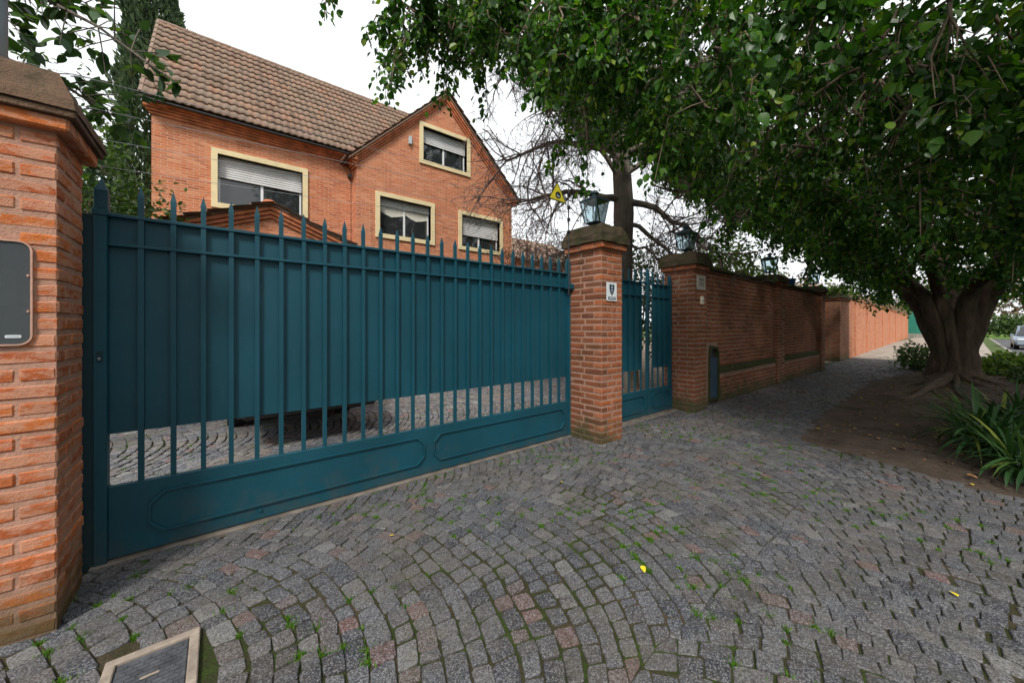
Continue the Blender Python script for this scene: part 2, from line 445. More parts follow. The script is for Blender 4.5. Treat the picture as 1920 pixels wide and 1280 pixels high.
class BM:
    """collects shapes for ONE mesh object"""
    def __init__(s):
        s.b = bmesh.new()

    def box(s, x0, x1, y0, y1, z0, z1, bev=0.0, rot=None, jit=0.0):
        r = bmesh.ops.create_cube(s.b, size=1.0)
        vs = r['verts']
        bmesh.ops.scale(s.b, vec=(x1 - x0, y1 - y0, z1 - z0), verts=vs)
        if bev:
            es = list({e for q in vs for e in q.link_edges})
            rr = bmesh.ops.bevel(s.b, geom=es, offset=bev, segments=1, affect='EDGES')
            vs = list({q for f_ in rr['faces'] for q in f_.verts} | {q for q in vs if q.is_valid})
        if rot is not None:
            bmesh.ops.rotate(s.b, cent=(0, 0, 0), matrix=rot, verts=vs)
        bmesh.ops.translate(s.b, vec=((x0 + x1) / 2, (y0 + y1) / 2, (z0 + z1) / 2), verts=vs)
        if jit:
            for q in vs:
                q.co += Vector((rng.uniform(-jit, jit), rng.uniform(-jit, jit), rng.uniform(-jit, jit)))
        return s

    def prism(s, pts, axis, a, b):
        """polygon pts (2D) extruded from a to b along axis ('x','y','z')"""
        def mk(p, w):
            return {'x': (w, p[0], p[1]), 'y': (p[0], w, p[1]), 'z': (p[0], p[1], w)}[axis]
        v0 = [s.b.verts.new(mk(p, a)) for p in pts]
        v1 = [s.b.verts.new(mk(p, b)) for p in pts]
        n = len(pts)
        s.b.faces.new(v0)
        s.b.faces.new(list(reversed(v1)))
        for i in range(n):
            s.b.faces.new((v0[i], v1[i], v1[(i + 1) % n], v0[(i + 1) % n]))
        return s

    def lathe(s, prof, c=(0, 0, 0), n=12, axis='z'):
        rings = []
        for r, h in prof:
            ring = []
            for i in range(n):
                a = 2 * math.pi * i / n
                p = (r * math.cos(a), r * math.sin(a), h)
                if axis == 'x':
                    p = (h, r * math.cos(a), r * math.sin(a))
                if axis == 'y':
                    p = (r * math.cos(a), h, r * math.sin(a))
                ring.append(s.b.verts.new((p[0] + c[0], p[1] + c[1], p[2] + c[2])))
            rings.append(ring)
        for p, q in zip(rings, rings[1:]):
            for i in range(n):
                s.b.faces.new((p[i], p[(i + 1) % n], q[(i + 1) % n], q[i]))
        s.b.faces.new(rings[0][::-1])
        s.b.faces.new(rings[-1])
        return s

    def frustum(s, cx, cy, z0, z1, w0, d0, w1, d1):
        a = [s.b.verts.new((cx + i * w0 / 2, cy + j * d0 / 2, z0)) for i, j in ((-1, -1), (1, -1), (1, 1), (-1, 1))]
        b = [s.b.verts.new((cx + i * w1 / 2, cy + j * d1 / 2, z1)) for i, j in ((-1, -1), (1, -1), (1, 1), (-1, 1))]
        s.b.faces.new(a[::-1])
        s.b.faces.new(b)
        for i in range(4):
            s.b.faces.new((a[i], a[(i + 1) % 4], b[(i + 1) % 4], b[i]))
        return s

    def tube(s, pts, rad, n=6):
        V, Q = tube_arrays([(np.array(pts, float), np.full(len(pts), rad))], n)
        vs = [s.b.verts.new(p) for p in V]
        for q in Q:
            s.b.faces.new([vs[i] for i in q])
        return s

    def rough(s, amp, cuts=2, scale=6.0):
        bmesh.ops.subdivide_edges(s.b, edges=s.b.edges[:], cuts=cuts, use_grid_fill=True)
        for q in s.b.verts:
            n_ = mnoise.noise_vector(q.co * scale)
            q.co += n_ * amp
        return s

    def mesh(s, name, smooth=False):
        bmesh.ops.recalc_face_normals(s.b, faces=s.b.faces[:])
        me = bpy.data.meshes.new(name)
        s.b.to_mesh(me)
        s.b.free()
        if smooth:
            me.polygons.foreach_set('use_smooth', np.ones(len(me.polygons), bool))
        return me

    def obj(s, name, mat, parent=None, smooth=False, **kw):
        return link(name, s.mesh(name, smooth), mat, parent, **kw)


def tube_arrays(polys, n=5):
    V, Q = [], []
    base = 0
    ang = np.arange(n) * 2 * math.pi / n
    ca, sa = np.cos(ang), np.sin(ang)
    for pts, rad in polys:
        k = len(pts)
        tan = np.gradient(pts, axis=0)
        tan /= np.linalg.norm(tan, axis=1)[:, None] + 1e-9
        up = np.array([0.0, 0, 1]) if abs(tan[0][2]) < 0.9 else np.array([1.0, 0, 0])
        s_ = np.cross(tan, up)
        s_ /= np.linalg.norm(s_, axis=1)[:, None] + 1e-9
        w = np.cross(s_, tan)
        ring = pts[:, None, :] + rad[:, None, None] * (s_[:, None, :] * ca[None, :, None] + w[:, None, :] * sa[None, :, None])
        V.append(ring.reshape(-1, 3))
        i = np.arange(k - 1)[:, None] * n + np.arange(n)[None, :]
        j = np.arange(k - 1)[:, None] * n + (np.arange(n)[None, :] + 1) % n
        Q.append((np.stack([i, j, j + n, i + n], -1).reshape(-1, 4)) + base)
        base += k * n
    return np.concatenate(V), np.concatenate(Q)


def tubes(name, polys, n, mat, parent, kind=None, smooth=True):
    V, Q = tube_arrays(polys, n)
    return link(name, np_mesh(name, V, quads=Q, smooth=smooth), mat, parent, kind=kind)


def unit(a):
    return a / (np.linalg.norm(a, axis=-1, keepdims=True) + 1e-9)


def leaf_mesh(name, P, D, N, S, width=0.62, fold=0.16, tint=None, droop=0.12):
    """many leaves in one mesh: six corners each, folded along the midrib"""
    D = unit(D)
    side = unit(np.cross(D, N))
    N = np.cross(side, D)
    w = width / 2
    prof = [(0, 0, 0), (0.22, w * 0.86, fold * 0.5), (0.60, w, fold * 0.45), (1.0, 0, -droop), (0.60, -w, fold * 0.45), (0.22, -w * 0.86, fold * 0.5)]
    V = np.stack([P + S[:, None] * (a * D + b * side + c_ * N) for a, b, c_ in prof], 1)
    k = len(P)
    b0 = np.arange(k)[:, None] * 6
    Q = np.concatenate([b0 + np.array([[0, 1, 2, 3]]), b0 + np.array([[0, 3, 4, 5]])])
    tn = nr.random(k) if tint is None else tint
    return np_mesh(name, V.reshape(-1, 3), quads=Q, tint=np.repeat(tn, 6))


def nearest(items, key, k=300):
    """split into the k that show largest and the rest"""
    it = sorted(items, key=key)
    return it[:k], it[k:]


def cam_key(p):
    """distance, with anything outside the photograph's view sent to the end"""
    x, y, z = p[0], p[1], p[2]
    d = x * 0.62503 + y * 0.78060
    if d < 0.3:
        return 1e6
    l_ = x * 0.78060 - y * 0.62503
    u, v_ = 960 + 687 * l_ / d, 610 - 687 * (z - 1.5) / d
    if not (-20 < u < 1940 and -20 < v_ < 1300):
        return 1e5 + d
    return d


# ------------------------------------------------------------------ brick kit
BL, BW, BH = 0.25, 0.12, 0.058
BRICKS = []
for i in range(7):
    b = BM()
    b.box(-BL / 2, BL / 2, -BW / 2, BW / 2, -BH / 2, BH / 2, 0.009)
    for q in b.b.verts:
        q.co += mnoise.noise_vector(q.co * 13 + Vector((i * 7.3, 0, 0))) * 0.004
    BRICKS.append(b.mesh('brick_%d' % i))
BR_ARR = []
for me in BRICKS:
    co = np.zeros(len(me.vertices) * 3)
    me.vertices.foreach_get('co', co)
    BR_ARR.append((co.reshape(-1, 3), [list(p.vertices) for p in me.polygons]))
BR_MAT = {}


def brick_meshes(mat):
    if mat not in BR_MAT:
        out = []
        for me in BRICKS:
            m2 = me.copy()
            m2.materials.append(M[mat])
            out.append(m2)
        BR_MAT[mat] = out
    return BR_MAT[mat]


def lay_bricks(parent, items, mat, limit=300, special=None):
    """items: (cx, cy, cz, length along, thickness, height, along) -> brick objects, the rest joined"""
    near_, rest = nearest(items, lambda q: cam_key(q), limit)
    ms_ = brick_meshes(mat)
    for (cx, cy, cz, L, W, H, ax) in near_:
        mm_ = brick_meshes(special[1]) if special and special[0]((cx, cy, cz)) else ms_
        o = bpy.data.objects.new('brick', mm_[rng.randrange(len(mm_))])
        COL.objects.link(o)
        o.parent = parent
        o.location = (cx, cy, cz)
        rz = (0 if ax == 'x' else math.pi / 2) + rng.choice((0, math.pi)) + rng.uniform(-0.012, 0.012)
        o.rotation_euler = (rng.uniform(-0.012, 0.012), rng.uniform(-0.01, 0.01), rz)
        o.scale = (L / BL, W / BW, H / BH)
    if rest:
        V, F, T = [], {3: [], 4: []}, []
        base = 0
        for (cx, cy, cz, L, W, H, ax) in rest:
            co, fs = BR_ARR[rng.randrange(len(BR_ARR))]
            c_ = co * np.array([L / BL, W / BW, H / BH])
            if ax == 'y':
                c_ = np.stack([-c_[:, 1], c_[:, 0], c_[:, 2]], 1)
            V.append(c_ + np.array([cx, cy, cz]))
            for f_ in fs:
                F[len(f_)].append([i + base for i in f_])
            T.append(np.full(len(co), rng.random()))
            base += len(co)
        me = np_mesh('bricks', np.concatenate(V), quads=F[4], tris=F[3], tint=np.concatenate(T))
        link('brickwork', me, mat, parent, kind='stuff')


def run(a0, a1, L=0.25, j=0.014, flush=True):
    """bricks of even length along a run a0..a1: list of (centre, length)"""
    n = max(1, round((a1 - a0) / L))
    cut = [a0 + (a1 - a0) * (k + (rng.uniform(-.05, .05) if 0 < k < n else 0)) / n for k in range(n + 1)]
    out = []
    for k, (p, q) in enumerate(zip(cut, cut[1:])):
        p, q = p + (0 if k == 0 and flush else j / 2), q - (0 if k == n - 1 and flush else j / 2)
        out.append(((p + q) / 2, q - p))
    return out


def ring_bricks(x0, x1, y0, y1, z0, courses, pitch, sides, proud=0.0, skip=None):
    """bonded bricks round a pier; sides: any of 'f' (street), 'l', 'r', 'b'"""
    items = []
    W = BW
    for k in range(courses):
        cz = z0 + (k + 0.5) * pitch
        H = pitch - 0.015
        A = k % 2 == 0
        fx0, fx1 = (x0, x1) if A else (x0 + W, x1 - W)
        for tag, yc in (('f', y0 + W / 2), ('b', y1 - W / 2)):
            if tag in sides:
                for c_, l_ in run(fx0, fx1, flush=A):
                    p = (c_, yc + rng.uniform(-0.003, 0.003), cz, l_, W, H, 'x')
                    if not (skip and skip(p)):
                        items.append(p)
        sy0, sy1 = (y0 + W, y1 - (W if 'b' in sides else 0)) if A else (y0, y1)
        for tag, xc in (('l', x0 + W / 2), ('r', x1 - W / 2)):
            if tag in sides:
                for c_, l_ in run(sy0, sy1, flush=not A):
                    items.append((xc + rng.uniform(-0.003, 0.003), c_, cz, l_, W, H, 'y'))
    return items


# ------------------------------------------------------------------ ground sheets
def sheet(name, pts, z, mat, label=None):
    me = bpy.data.meshes.new(name)
    me.from_pydata([(p[0], p[1], z) for p in pts], [], [list(range(len(pts)))])
    return link(name, me, mat, kind='structure', label=label)


def rect(x0, x1, y0, y1):
    return [(x0, y0), (x1, y0), (x1, y1), (x0, y1)]


sheet('ground', rect(-500, 600, -500, 500), -0.20, 'grassland')
sheet('road', rect(-120, 74, -10.5, -1.55), -0.15, 'asphalt')
def lift(x, y):
    return mnoise.noise(Vector((x * 0.9, y * 0.9, 0))) * 0.012 + mnoise.noise(Vector((x * 3.1, y * 3.1, 5))) * 0.005


def joint_level(x, y):
    # sand and moss fill the joints to within a few millimetres, more in some places
    return lift(x, y) - 0.0085 + 0.010 * mnoise.noise(Vector((x * 1.6, y * 1.6, 8))) + 0.003 * mnoise.noise(Vector((x * 19, y * 19, 2)))


gx_ = np.arange(-3.2, 9.01, 0.05)
gy_ = np.arange(-1.4, 3.63, 0.05)
GV = [(x, y, joint_level(x, y)) for x in gx_ for y in gy_]
ny_ = len(gy_)
GQ = [(i * ny_ + j, (i + 1) * ny_ + j, (i + 1) * ny_ + j + 1, i * ny_ + j + 1) for i in range(len(gx_) - 1) for j in range(ny_ - 1)]
k0 = len(GV)
GV += [(-40, -1.4, -.02), (-3.2, -1.4, -.02), (-3.2, 3.62, -.02), (-40, 3.62, -.02), (8.98, -1.4, -.014), (23, -1.4, -.014), (23, 3.62, -.014), (8.98, 3.62, -.014)]
GQ += [(k0, k0 + 1, k0 + 2, k0 + 3), (k0 + 4, k0 + 5, k0 + 6, k0 + 7)]
pavement = link('pavement', np_mesh('pavement', np.array(GV), quads=np.array(GQ), smooth=True), 'joint', kind='structure')
driveway = sheet('driveway', [(-4.0, 3.62), (5.5, 3.62), (11.2, 9.3), (11.2, 14), (-4.0, 14)], -0.022, 'joint')
sheet('garden_gravel', rect(-3.99, 40, 3.63, 30), -0.034, 'gravel')
sheet('garden_lawn', rect(-40, -4.0, 3.62, 40), -0.03, 'grassland')
k_ = BM()
for i in range(60):
    k_.box(-20 + i * 1.5, -18.515 + i * 1.5, -1.56, -1.40, -0.2, 0.004, 0.012)
k_.obj('kerb', 'kerbstone', kind='structure')

# far slab pavement, each slab its own piece
far_pave = sheet('slab_pavement', rect(23.0, 110, -1.4, 4.4), -0.03, 'grassland')
slab_me = BM().box(-0.72, 0.72, -0.78, 0.78, -0.05, 0.02, 0.01).mesh('slab')
slab_me.materials.append(M['slab'])
for i in range(40):
    for j in range(3):
        o = link('slab', slab_me, None, far_pave, loc=(23.8 + i * 1.47, 0.15 + j * 1.62 + rng.uniform(-.01, .01) - (0.0 if j else 0.12), -0.012 + rng.uniform(-0.006, 0.006)))
        o.rotation_euler = (rng.uniform(-.006, .006), rng.uniform(-.006, .006), rng.uniform(-.01, .01))

# planting bed round the fig
BED = [(5.95, 1.36), (5.72, 0.62), (5.55, 0.1), (5.5, -0.5), (5.45, -1.3), (19.5, -1.3), (19.2, 0.9), (15.6, 1.35), (13.4, 1.62), (10.0, 1.52), (8.0, 1.50)]


def in_poly(x, y, P):
    c_ = False
    for i in range(len(P)):
        (x1, y1), (x2, y2) = P[i], P[i - 1]
        if (y1 > y) != (y2 > y) and x < (x2 - x1) * (y - y1) / (y2 - y1) + x1:
            c_ = not c_
    return c_


def edge_dist(x, y, P):
    best = 9
    for i in range(len(P)):
        a, b = np.array(P[i - 1]), np.array(P[i])
        q = np.array([x, y])
        tt = np.clip(np.dot(q - a, b - a) / np.dot(b - a, b - a), 0, 1)
        best = min(best, np.linalg.norm(q - a - tt * (b - a)))
    return best


b = BM()
gx = np.arange(5.3, 19.8, 0.12)
gy = np.arange(-1.4, 1.8, 0.1)
idx = {}
for i, x in enumerate(gx):
    for j, y in enumerate(gy):
        ins = in_poly(x, y, BED)
        if ins or edge_dist(x, y, BED) < 0.13:
            e = edge_dist(x, y, BED) * (1 if ins else 0)
            tr_ = math.exp(-(((x - 15.4) / 1.5) ** 2 + ((y - 0.25) / 0.9) ** 2)) * 0.14
            z_ = -0.035 + min(e, 0.5) * 0.12 + mnoise.noise(Vector((x * 1.3, y * 1.3, 0))) * 0.045 + mnoise.noise(Vector((x * 5, y * 5, 3))) * 0.022 + tr_
            idx[i, j] = b.b.verts.new((x + rng.uniform(-.03, .03), y + rng.uniform(-.03, .03), max(z_, joint_level(x, y) + 0.004 if x < 8.9 else -0.010)))
for (i, j) in list(idx):
    if all(k in idx for k in ((i + 1, j), (i, j + 1), (i + 1, j + 1))):
        b.b.faces.new((idx[i, j], idx[i + 1, j], idx[i + 1, j + 1], idx[i, j + 1]))
b.obj('planting_bed', 'soil', smooth=True, kind='structure')

# ------------------------------------------------------------------ granite setts laid in arcs
W_, PHI, PIT = 2.2, R(43), 0.108
RAD = W_ / 2 / math.sin(PHI)
HOLE = [(-0.40, 2.395), (-0.06, 2.395), (-0.06, 1.99), (-0.40, 1.99)]      # drain cover



def sett_cells(x0, x1, y0, y1, ok):
    """columns of arcs running along the pavement, bowing down the street"""
    cells = []
    for k in range(int(math.floor((y0 - 2.0) / W_)) - 1, int(math.ceil((y1 - 2.0) / W_)) + 2):
        yc = 2.0 + k * W_
        off = rng.uniform(0, PIT)
        wob = [rng.uniform(-.012, .012) for _ in range(900)]
        for m in range(int((x0 - RAD - 0.4) / PIT), int(x1 / PIT) + 1):
            nst = rng.choice((20, 21, 22, 23, 24))
            w_ = [max(0.45, rng.gauss(1, 0.2)) for _ in range(nst)]
            cs = np.concatenate([[0], np.cumsum(w_)]) / sum(w_)
            cuts = -PHI + 2 * PHI * cs
            for i in range(nst):
                q = []
                for a, up in ((cuts[i], 0), (cuts[i], 1), (cuts[i + 1], 1), (cuts[i + 1], 0)):
                    # outer corners lie square to the arc, so the stones stay rectangular
                    sa_ = math.sin(a) * (1 + (PIT * math.cos(a) / RAD if up else 0))
                    sa_ = max(-math.sin(PHI), min(math.sin(PHI), sa_))
                    px = (m + up) * PIT + wob[(m + up) % 900] + off + RAD * math.sqrt(1 - sa_ * sa_) - RAD * 0.8
                    py = yc + RAD * sa_
                    q.append([px + 0.10 * mnoise.noise(Vector((px * 0.7, py * 0.7, 9))) + 0.035 * mnoise.noise(Vector((px * 2.3, py * 2.3, 4))),
                              py + 0.10 * mnoise.noise(Vector((px * 0.7, py * 0.7, 21))) + 0.035 * mnoise.noise(Vector((px * 2.3, py * 2.3, 14)))])
                q = np.array(q)[::-1]
                c_ = q.mean(0)
                d1, d2 = np.linalg.norm(q[0] - q[2]), np.linalg.norm(q[1] - q[3])
                if min(d1, d2) > 0.05 and x0 < c_[0] < x1 and y0 < c_[1] < y1 and ok(c_[0], c_[1]):
                    cells.append(q)
    return cells


def sett_arrays(q, detail):
    c_ = q.mean(0)
    gap = 0.03 + 0.05 * rng.random() + max(0.0, 0.26 * mnoise.noise(Vector((c_[0] * 0.9, c_[1] * 0.9, 31)))) + (0.07 if rng.random() < 0.12 else 0)
    q = c_ + (q - c_) * (1 - gap) + np.array([[rng.uniform(-.007, .007), rng.uniform(-.007, .007)] for _ in range(4)])
    oct_ = []
    for i in range(4):
        p, a, b2 = q[i], q[i - 1], q[(i + 1) % 4]
        f1 = rng.uniform(0.05, 0.13)
        oct_ += [p + (a - p) * f1, p + (b2 - p) * f1]
    oct_ = np.array(oct_)
    h0 = lift(*c_) + rng.uniform(-0.004, 0.005)
    tx, ty = rng.uniform(-.045, .045), rng.uniform(-.045, .045)

    def zz(P, h):
        return np.column_stack([P, h0 + h + (P[:, 0] - c_[0]) * tx + (P[:, 1] - c_[1]) * ty])
    if not detail and math.hypot(*c_) > 5.5:      # far stones: plain block with a low crown
        V = np.concatenate([zz(oct_, -0.05), zz(c_ + (oct_ - c_) * 0.96, 0.0), zz(c_[None], 0.0025)])
        return V, [[i, (i + 1) % 8, 8 + (i + 1) % 8, 8 + i] for i in range(8)], [[8 + i, 8 + (i + 1) % 8, 16] for i in range(8)]
    V = [zz(oct_, -0.05), zz(oct_, -0.004)]
    quads = [[i, (i + 1) % 8, 8 + (i + 1) % 8, 8 + i] for i in range(8)]
    tris = []
    inn = c_ + (oct_ - c_) * 0.925
    V.append(zz(inn, 0.0015))
    quads += [[8 + i, 8 + (i + 1) % 8, 16 + (i + 1) % 8, 16 + i] for i in range(8)]
    V.append(zz(c_[None], 0.0035 if detail else 0.0025))
    tris = [[16 + i, 16 + (i + 1) % 8, 24] for i in range(8)]
    return np.concatenate(V), quads, tris


def lay_setts(parent, cells, limit=300, mat='granite'):
    near_, rest = nearest(cells, lambda q: cam_key((q[:, 0].mean(), q[:, 1].mean(), 0)), limit)
    for q in near_:
        V, Q, T = sett_arrays(q, True)
        c_ = V.mean(0)
        me = np_mesh('sett', V - c_, quads=Q, tris=T)
        link('sett', me, 'granite', parent, loc=tuple(c_ - np.array(parent.location)))
    VV, QQ, TT, tt = [], [], [], []
    base = 0
    for q in rest:
        V, Q, T = sett_arrays(q, False)
        VV.append(V)
        QQ.append(np.array(Q) + base)
        TT.append(np.array(T) + base)
        tt.append(np.full(len(V), rng.random()))
        base += len(V)
    if VV:
        me = np_mesh('setts', np.concatenate(VV), quads=np.concatenate(QQ), tris=np.concatenate(TT), tint=np.concatenate(tt))
        link('sett_paving', me, mat, parent, kind='stuff')


cells = sett_cells(-3.2, 22.8, -1.35, 3.40, lambda x, y: not in_poly(x, y, BED) and not in_poly(x, y, HOLE) and edge_dist(x, y, BED) > 0.05 and edge_dist(x, y, HOLE) > 0.035 and not (x > 6 and y < -0.2 and x < 19.6))
lay_setts(pavement, cells)
dcells = sett_cells(-2.2, 9.6, 3.68, 9.0, lambda x, y: y - x > -1.85)
lay_setts(driveway, dcells, 0, 'granite_pale')

# threshold under the gates with its slide rail
th_ = BM()
th_.box(-0.62, 3.74, 3.36, 3.60, -0.06, 0.012, 0.01)
th_.box(4.2, 6.4, 3.22, 3.62, -0.06, 0.010, 0.01)
th_.rough(0.008, 1, 7)
th_.obj('threshold', 'threshold', kind='structure')

# drain cover by the left pillar
dc = thing('drain_cover', 'square dark iron drain cover in a pale concrete frame beside the left pillar', 'drain cover', (-0.23, 2.19, 0))
f = BM()
for x0, x1, y0, y1 in ((-0.16, 0.16, 0.155, 0.195), (-0.16, 0.16, -0.195, -0.155), (-0.16, -0.122, -0.155, 0.155), (0.122, 0.16, -0.155, 0.155)):
    f.box(x0, x1, y0, y1, -0.05, 0.014, 0.004)
f.obj('frame', 'frame_concrete', dc)
pl = BM().box(-0.1205, 0.1205, -0.153, 0.153, -0.05, 0.004, 0.005).obj('cover_plate', 'iron', dc)
rb = BM()
for i in range(6):
    for j in range(11):
        sx = 0.018 * (j % 2)
        rb.box(-0.112 + i * 0.036 + sx, -0.082 + i * 0.036 + sx, -0.125 + j * 0.0235, -0.108 + j * 0.0235, 0.004, 0.0075)
rb.obj('tread_pattern', 'iron', pl, kind='stuff')
BM().box(-0.03, 0.03, -0.006, 0.006, 0.008, 0.0105).obj('lifting_slot', 'frame_concrete', pl)

# ------------------------------------------------------------------ left pillar
PITCH = 0.0815
lp = thing('brick_pillar', 'rough orange brick gate pillar at the left edge, with a meter window', 'pillar', group='brick gate pillars')
MET = (-1.08, -0.694, 1.405, 1.90)
cb_ = BM()
cb_.box(-1.17, -0.6245, 2.87, 3.246, -0.05, 2.50)
cb_.box(-1.17, -0.6245, 2.8145, 2.869, -0.05, MET[2] + 0.01)
cb_.box(-1.17, -0.6245, 2.8145, 2.869, MET[3] - 0.01, 2.50)
cb_.box(MET[1] - 0.008, -0.6245, 2.8145, 2.869, MET[2] + 0.011, MET[3] - 0.011)
cb_.obj('mortar_core', 'mortar_near', lp)
skip = lambda p: p[1] < 3.0 and MET[2] - 0.035 < p[2] < MET[3] + 0.03 and p[0] - p[3] / 2 < MET[1] - 0.02
it = ring_bricks(-1.12, -0.62, 2.81, 3.25, 0.0, 30, PITCH, 'fr', skip=skip)
# short pieces beside the meter window
for k in range(30):
    cz = (k + 0.5) * PITCH
    if MET[2] - 0.035 < cz < MET[3] + 0.03:
        it = [p for p in it if not (p[1] < 2.9 and abs(p[2] - cz) < 0.01 and p[6] == 'x')]
        it.append((-0.652 - 0.001, 2.87, cz, 0.066, BW, PITCH - 0.016, 'x')) if k % 2 == 0 else None
lay_bricks(lp, it, 'clay_near')
BM().box(-1.16, -0.58, 2.77, 3.285, 2.45, 2.512).obj('fillet_core', 'mortar_near', lp)
lay_bricks(lp, ring_bricks(-1.165, -0.572, 2.762, 3.293, 2.44, 1, 0.084, 'fr'), 'clay_near')
cp = BM()
cp.frustum(-0.9, 3.03, 2.545, 2.60, 0.72, 0.60, 0.70, 0.58)
cp.frustum(-0.9, 3.03, 2.60, 2.745, 0.698, 0.578, 0.56, 0.44)
cp.rough(0.008, 3, 8).obj('cap', 'cap_near', lp)
BM().box(-1.255, -0.548, 2.738, 3.322, 2.512, 2.545, 0.004).obj('cap_bed', 'cap_near', lp)
# meter window
mw = thing('meter_window', 'grey glazed meter window with rounded corners set in the left pillar', 'meter box', (MET[0], 2.80, MET[2]))
w_, h_ = MET[1] - MET[0], MET[3] - MET[2]


def rrect(x0, x1, z0, z1, r, n=4, corners=(1, 1, 1, 1)):
    P = []
    for ci, (cx, cz, a0) in enumerate(((x1 - r, z1 - r, 0), (x0 + r, z1 - r, 90), (x0 + r, z0 + r, 180), (x1 - r, z0 + r, 270))):
        if corners[ci]:
            for i in range(n + 1):
                a = R(a0 + 90 * i / n)
                P.append((cx + r * math.cos(a), cz + r * math.sin(a)))
        else:
            P.append((cx + r * math.sqrt(2) * math.cos(R(a0 + 45)), cz + r * math.sqrt(2) * math.sin(R(a0 + 45))))
    return P


def ring_mesh(b, outer, inner, ya, yb):
    n = len(outer)
    vo_, vi_ = [], []
    for y in (ya, yb):
        vo_.append([b.b.verts.new((p[0], y, p[1])) for p in outer])
        vi_.append([b.b.verts.new((p[0], y, p[1])) for p in inner])
    for i in range(n):
        j = (i + 1) % n
        b.b.faces.new((vo_[0][i], vo_[0][j], vi_[0][j], vi_[0][i]))
        b.b.faces.new((vo_[1][j], vo_[1][i], vi_[1][i], vi_[1][j]))
        b.b.faces.new((vo_[0][j], vo_[0][i], vo_[1][i], vo_[1][j]))
        b.b.faces.new((vi_[0][i], vi_[0][j], vi_[1][j], vi_[1][i]))
    return b


fr_ = ring_mesh(BM(), rrect(0, w_, 0, h_, 0.045), rrect(0.007, w_ - 0.007, 0.007, h_ - 0.007, 0.038), -0.003, 0.06)
fr_.obj('frame', 'meter_frame', mw)
BM().prism(rrect(0.006, w_ - 0.006, 0.006, h_ - 0.006, 0.038), 'y', 0.004, 0.008).obj('pane', 'meter_glass', mw)
BM().prism(rrect(0.006, w_ - 0.006, 0.006, h_ - 0.006, 0.038), 'y', 0.05, 0.058).obj('back_board', 'iron', mw)
mt = BM().prism(rrect(0.20, w_ - 0.055, 0.19, 0.36, 0.02), 'y', 0.018, 0.05).obj('meter', 'ivory', mw)  # pale panel added behind the pane for the blurred reflection in the glass
BM().box(0.23, w_ - 0.07, 0.0155, 0.0185, 0.265, 0.272).obj('reflection_panel_seam', 'iron', mt)
for zz in (0.155, 0.325):
    BM().box(w_ - 0.017, w_ - 0.009, -0.006, 0.008, zz, zz + 0.012, 0.002).obj('clip', 'meter_frame', mw)
lb = BM().prism(rrect(w_ - 0.082, w_ - 0.034, 0.036, 0.050, 0.005), 'y', 0.002, 0.008).obj('maker_label', 'sign_white', mw)
tx = BM()
for i, (a, w2) in enumerate(((0.004, 0.006), (0.012, 0.007), (0.021, 0.009), (0.032, 0.008))):
    tx.box(w_ - 0.080 + a, w_ - 0.080 + a + w2, 0.0008, 0.003, 0.0415, 0.0445)
tx.obj('label_print', 'sign_grey', lb)
# service pipe
pp = thing('service_pipe', 'galvanised steel pipe rising behind the left pillar cap', 'pipe', (-0.885, 3.02, 2.70))
BM().lathe([(0.058, 0), (0.058, 1.9)], n=20).obj('tube', 'galv', pp, smooth=True)
BM().lathe([(0.063, -0.02), (0.068, 0.0), (0.063, 0.035)], n=20).obj('collar', 'galv', pp, smooth=True)

# ------------------------------------------------------------------ pillars, caps, lanterns on the right
def pillar(x0, x1, y0, y1, courses, label, sides, mat='clay', z1=2.55, capz=2.78, over=0.075, group='brick gate pillars', limit=300, skip=None):
    p = thing('brick_pillar', label, 'pillar', group=group)
    pitch = (z1 - 0.09) / courses
    BM().box(x0 + 0.0045, x1 - 0.0045, y0 + 0.0045, y1 - 0.0045, -0.05, z1 - 0.06).obj('mortar_core', 'mortar' if mat == 'clay' else 'mortar_wall', p)
    lay_bricks(p, ring_bricks(x0, x1, y0, y1, 0.0, courses, pitch, sides, skip=skip), mat, limit, (lambda q: q[0] < x0 + BW * 0.6, 'clay_stained_shaded') if mat == 'clay' else None)
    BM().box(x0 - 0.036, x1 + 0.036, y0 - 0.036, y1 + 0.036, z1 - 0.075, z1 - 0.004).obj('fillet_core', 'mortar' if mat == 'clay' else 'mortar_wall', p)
    lay_bricks(p, ring_bricks(x0 - 0.045, x1 + 0.045, y0 - 0.045, y1 + 0.045, z1 - 0.09, 1, 0.096, sides), mat)
    c_ = BM()
    cx, cy, w, d_ = (x0 + x1) / 2, (y0 + y1) / 2, x1 - x0 + 2 * over, y1 - y0 + 2 * over
    c_.frustum(cx, cy, z1 + 0.001, z1 + 0.09, w, d_, w - 0.02, d_ - 0.02)
    c_.frustum(cx, cy, z1 + 0.09, capz, w - 0.03, d_ - 0.03, w - 0.13, d_ - 0.13)
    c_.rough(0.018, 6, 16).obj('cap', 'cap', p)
    return p


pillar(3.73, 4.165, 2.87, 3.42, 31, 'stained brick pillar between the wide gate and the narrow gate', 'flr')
pillar(6.37, 6.84, 2.95, 3.50, 31, 'shaded brick pillar with a number plaque and bell push', 'flr', 'clay_wall')


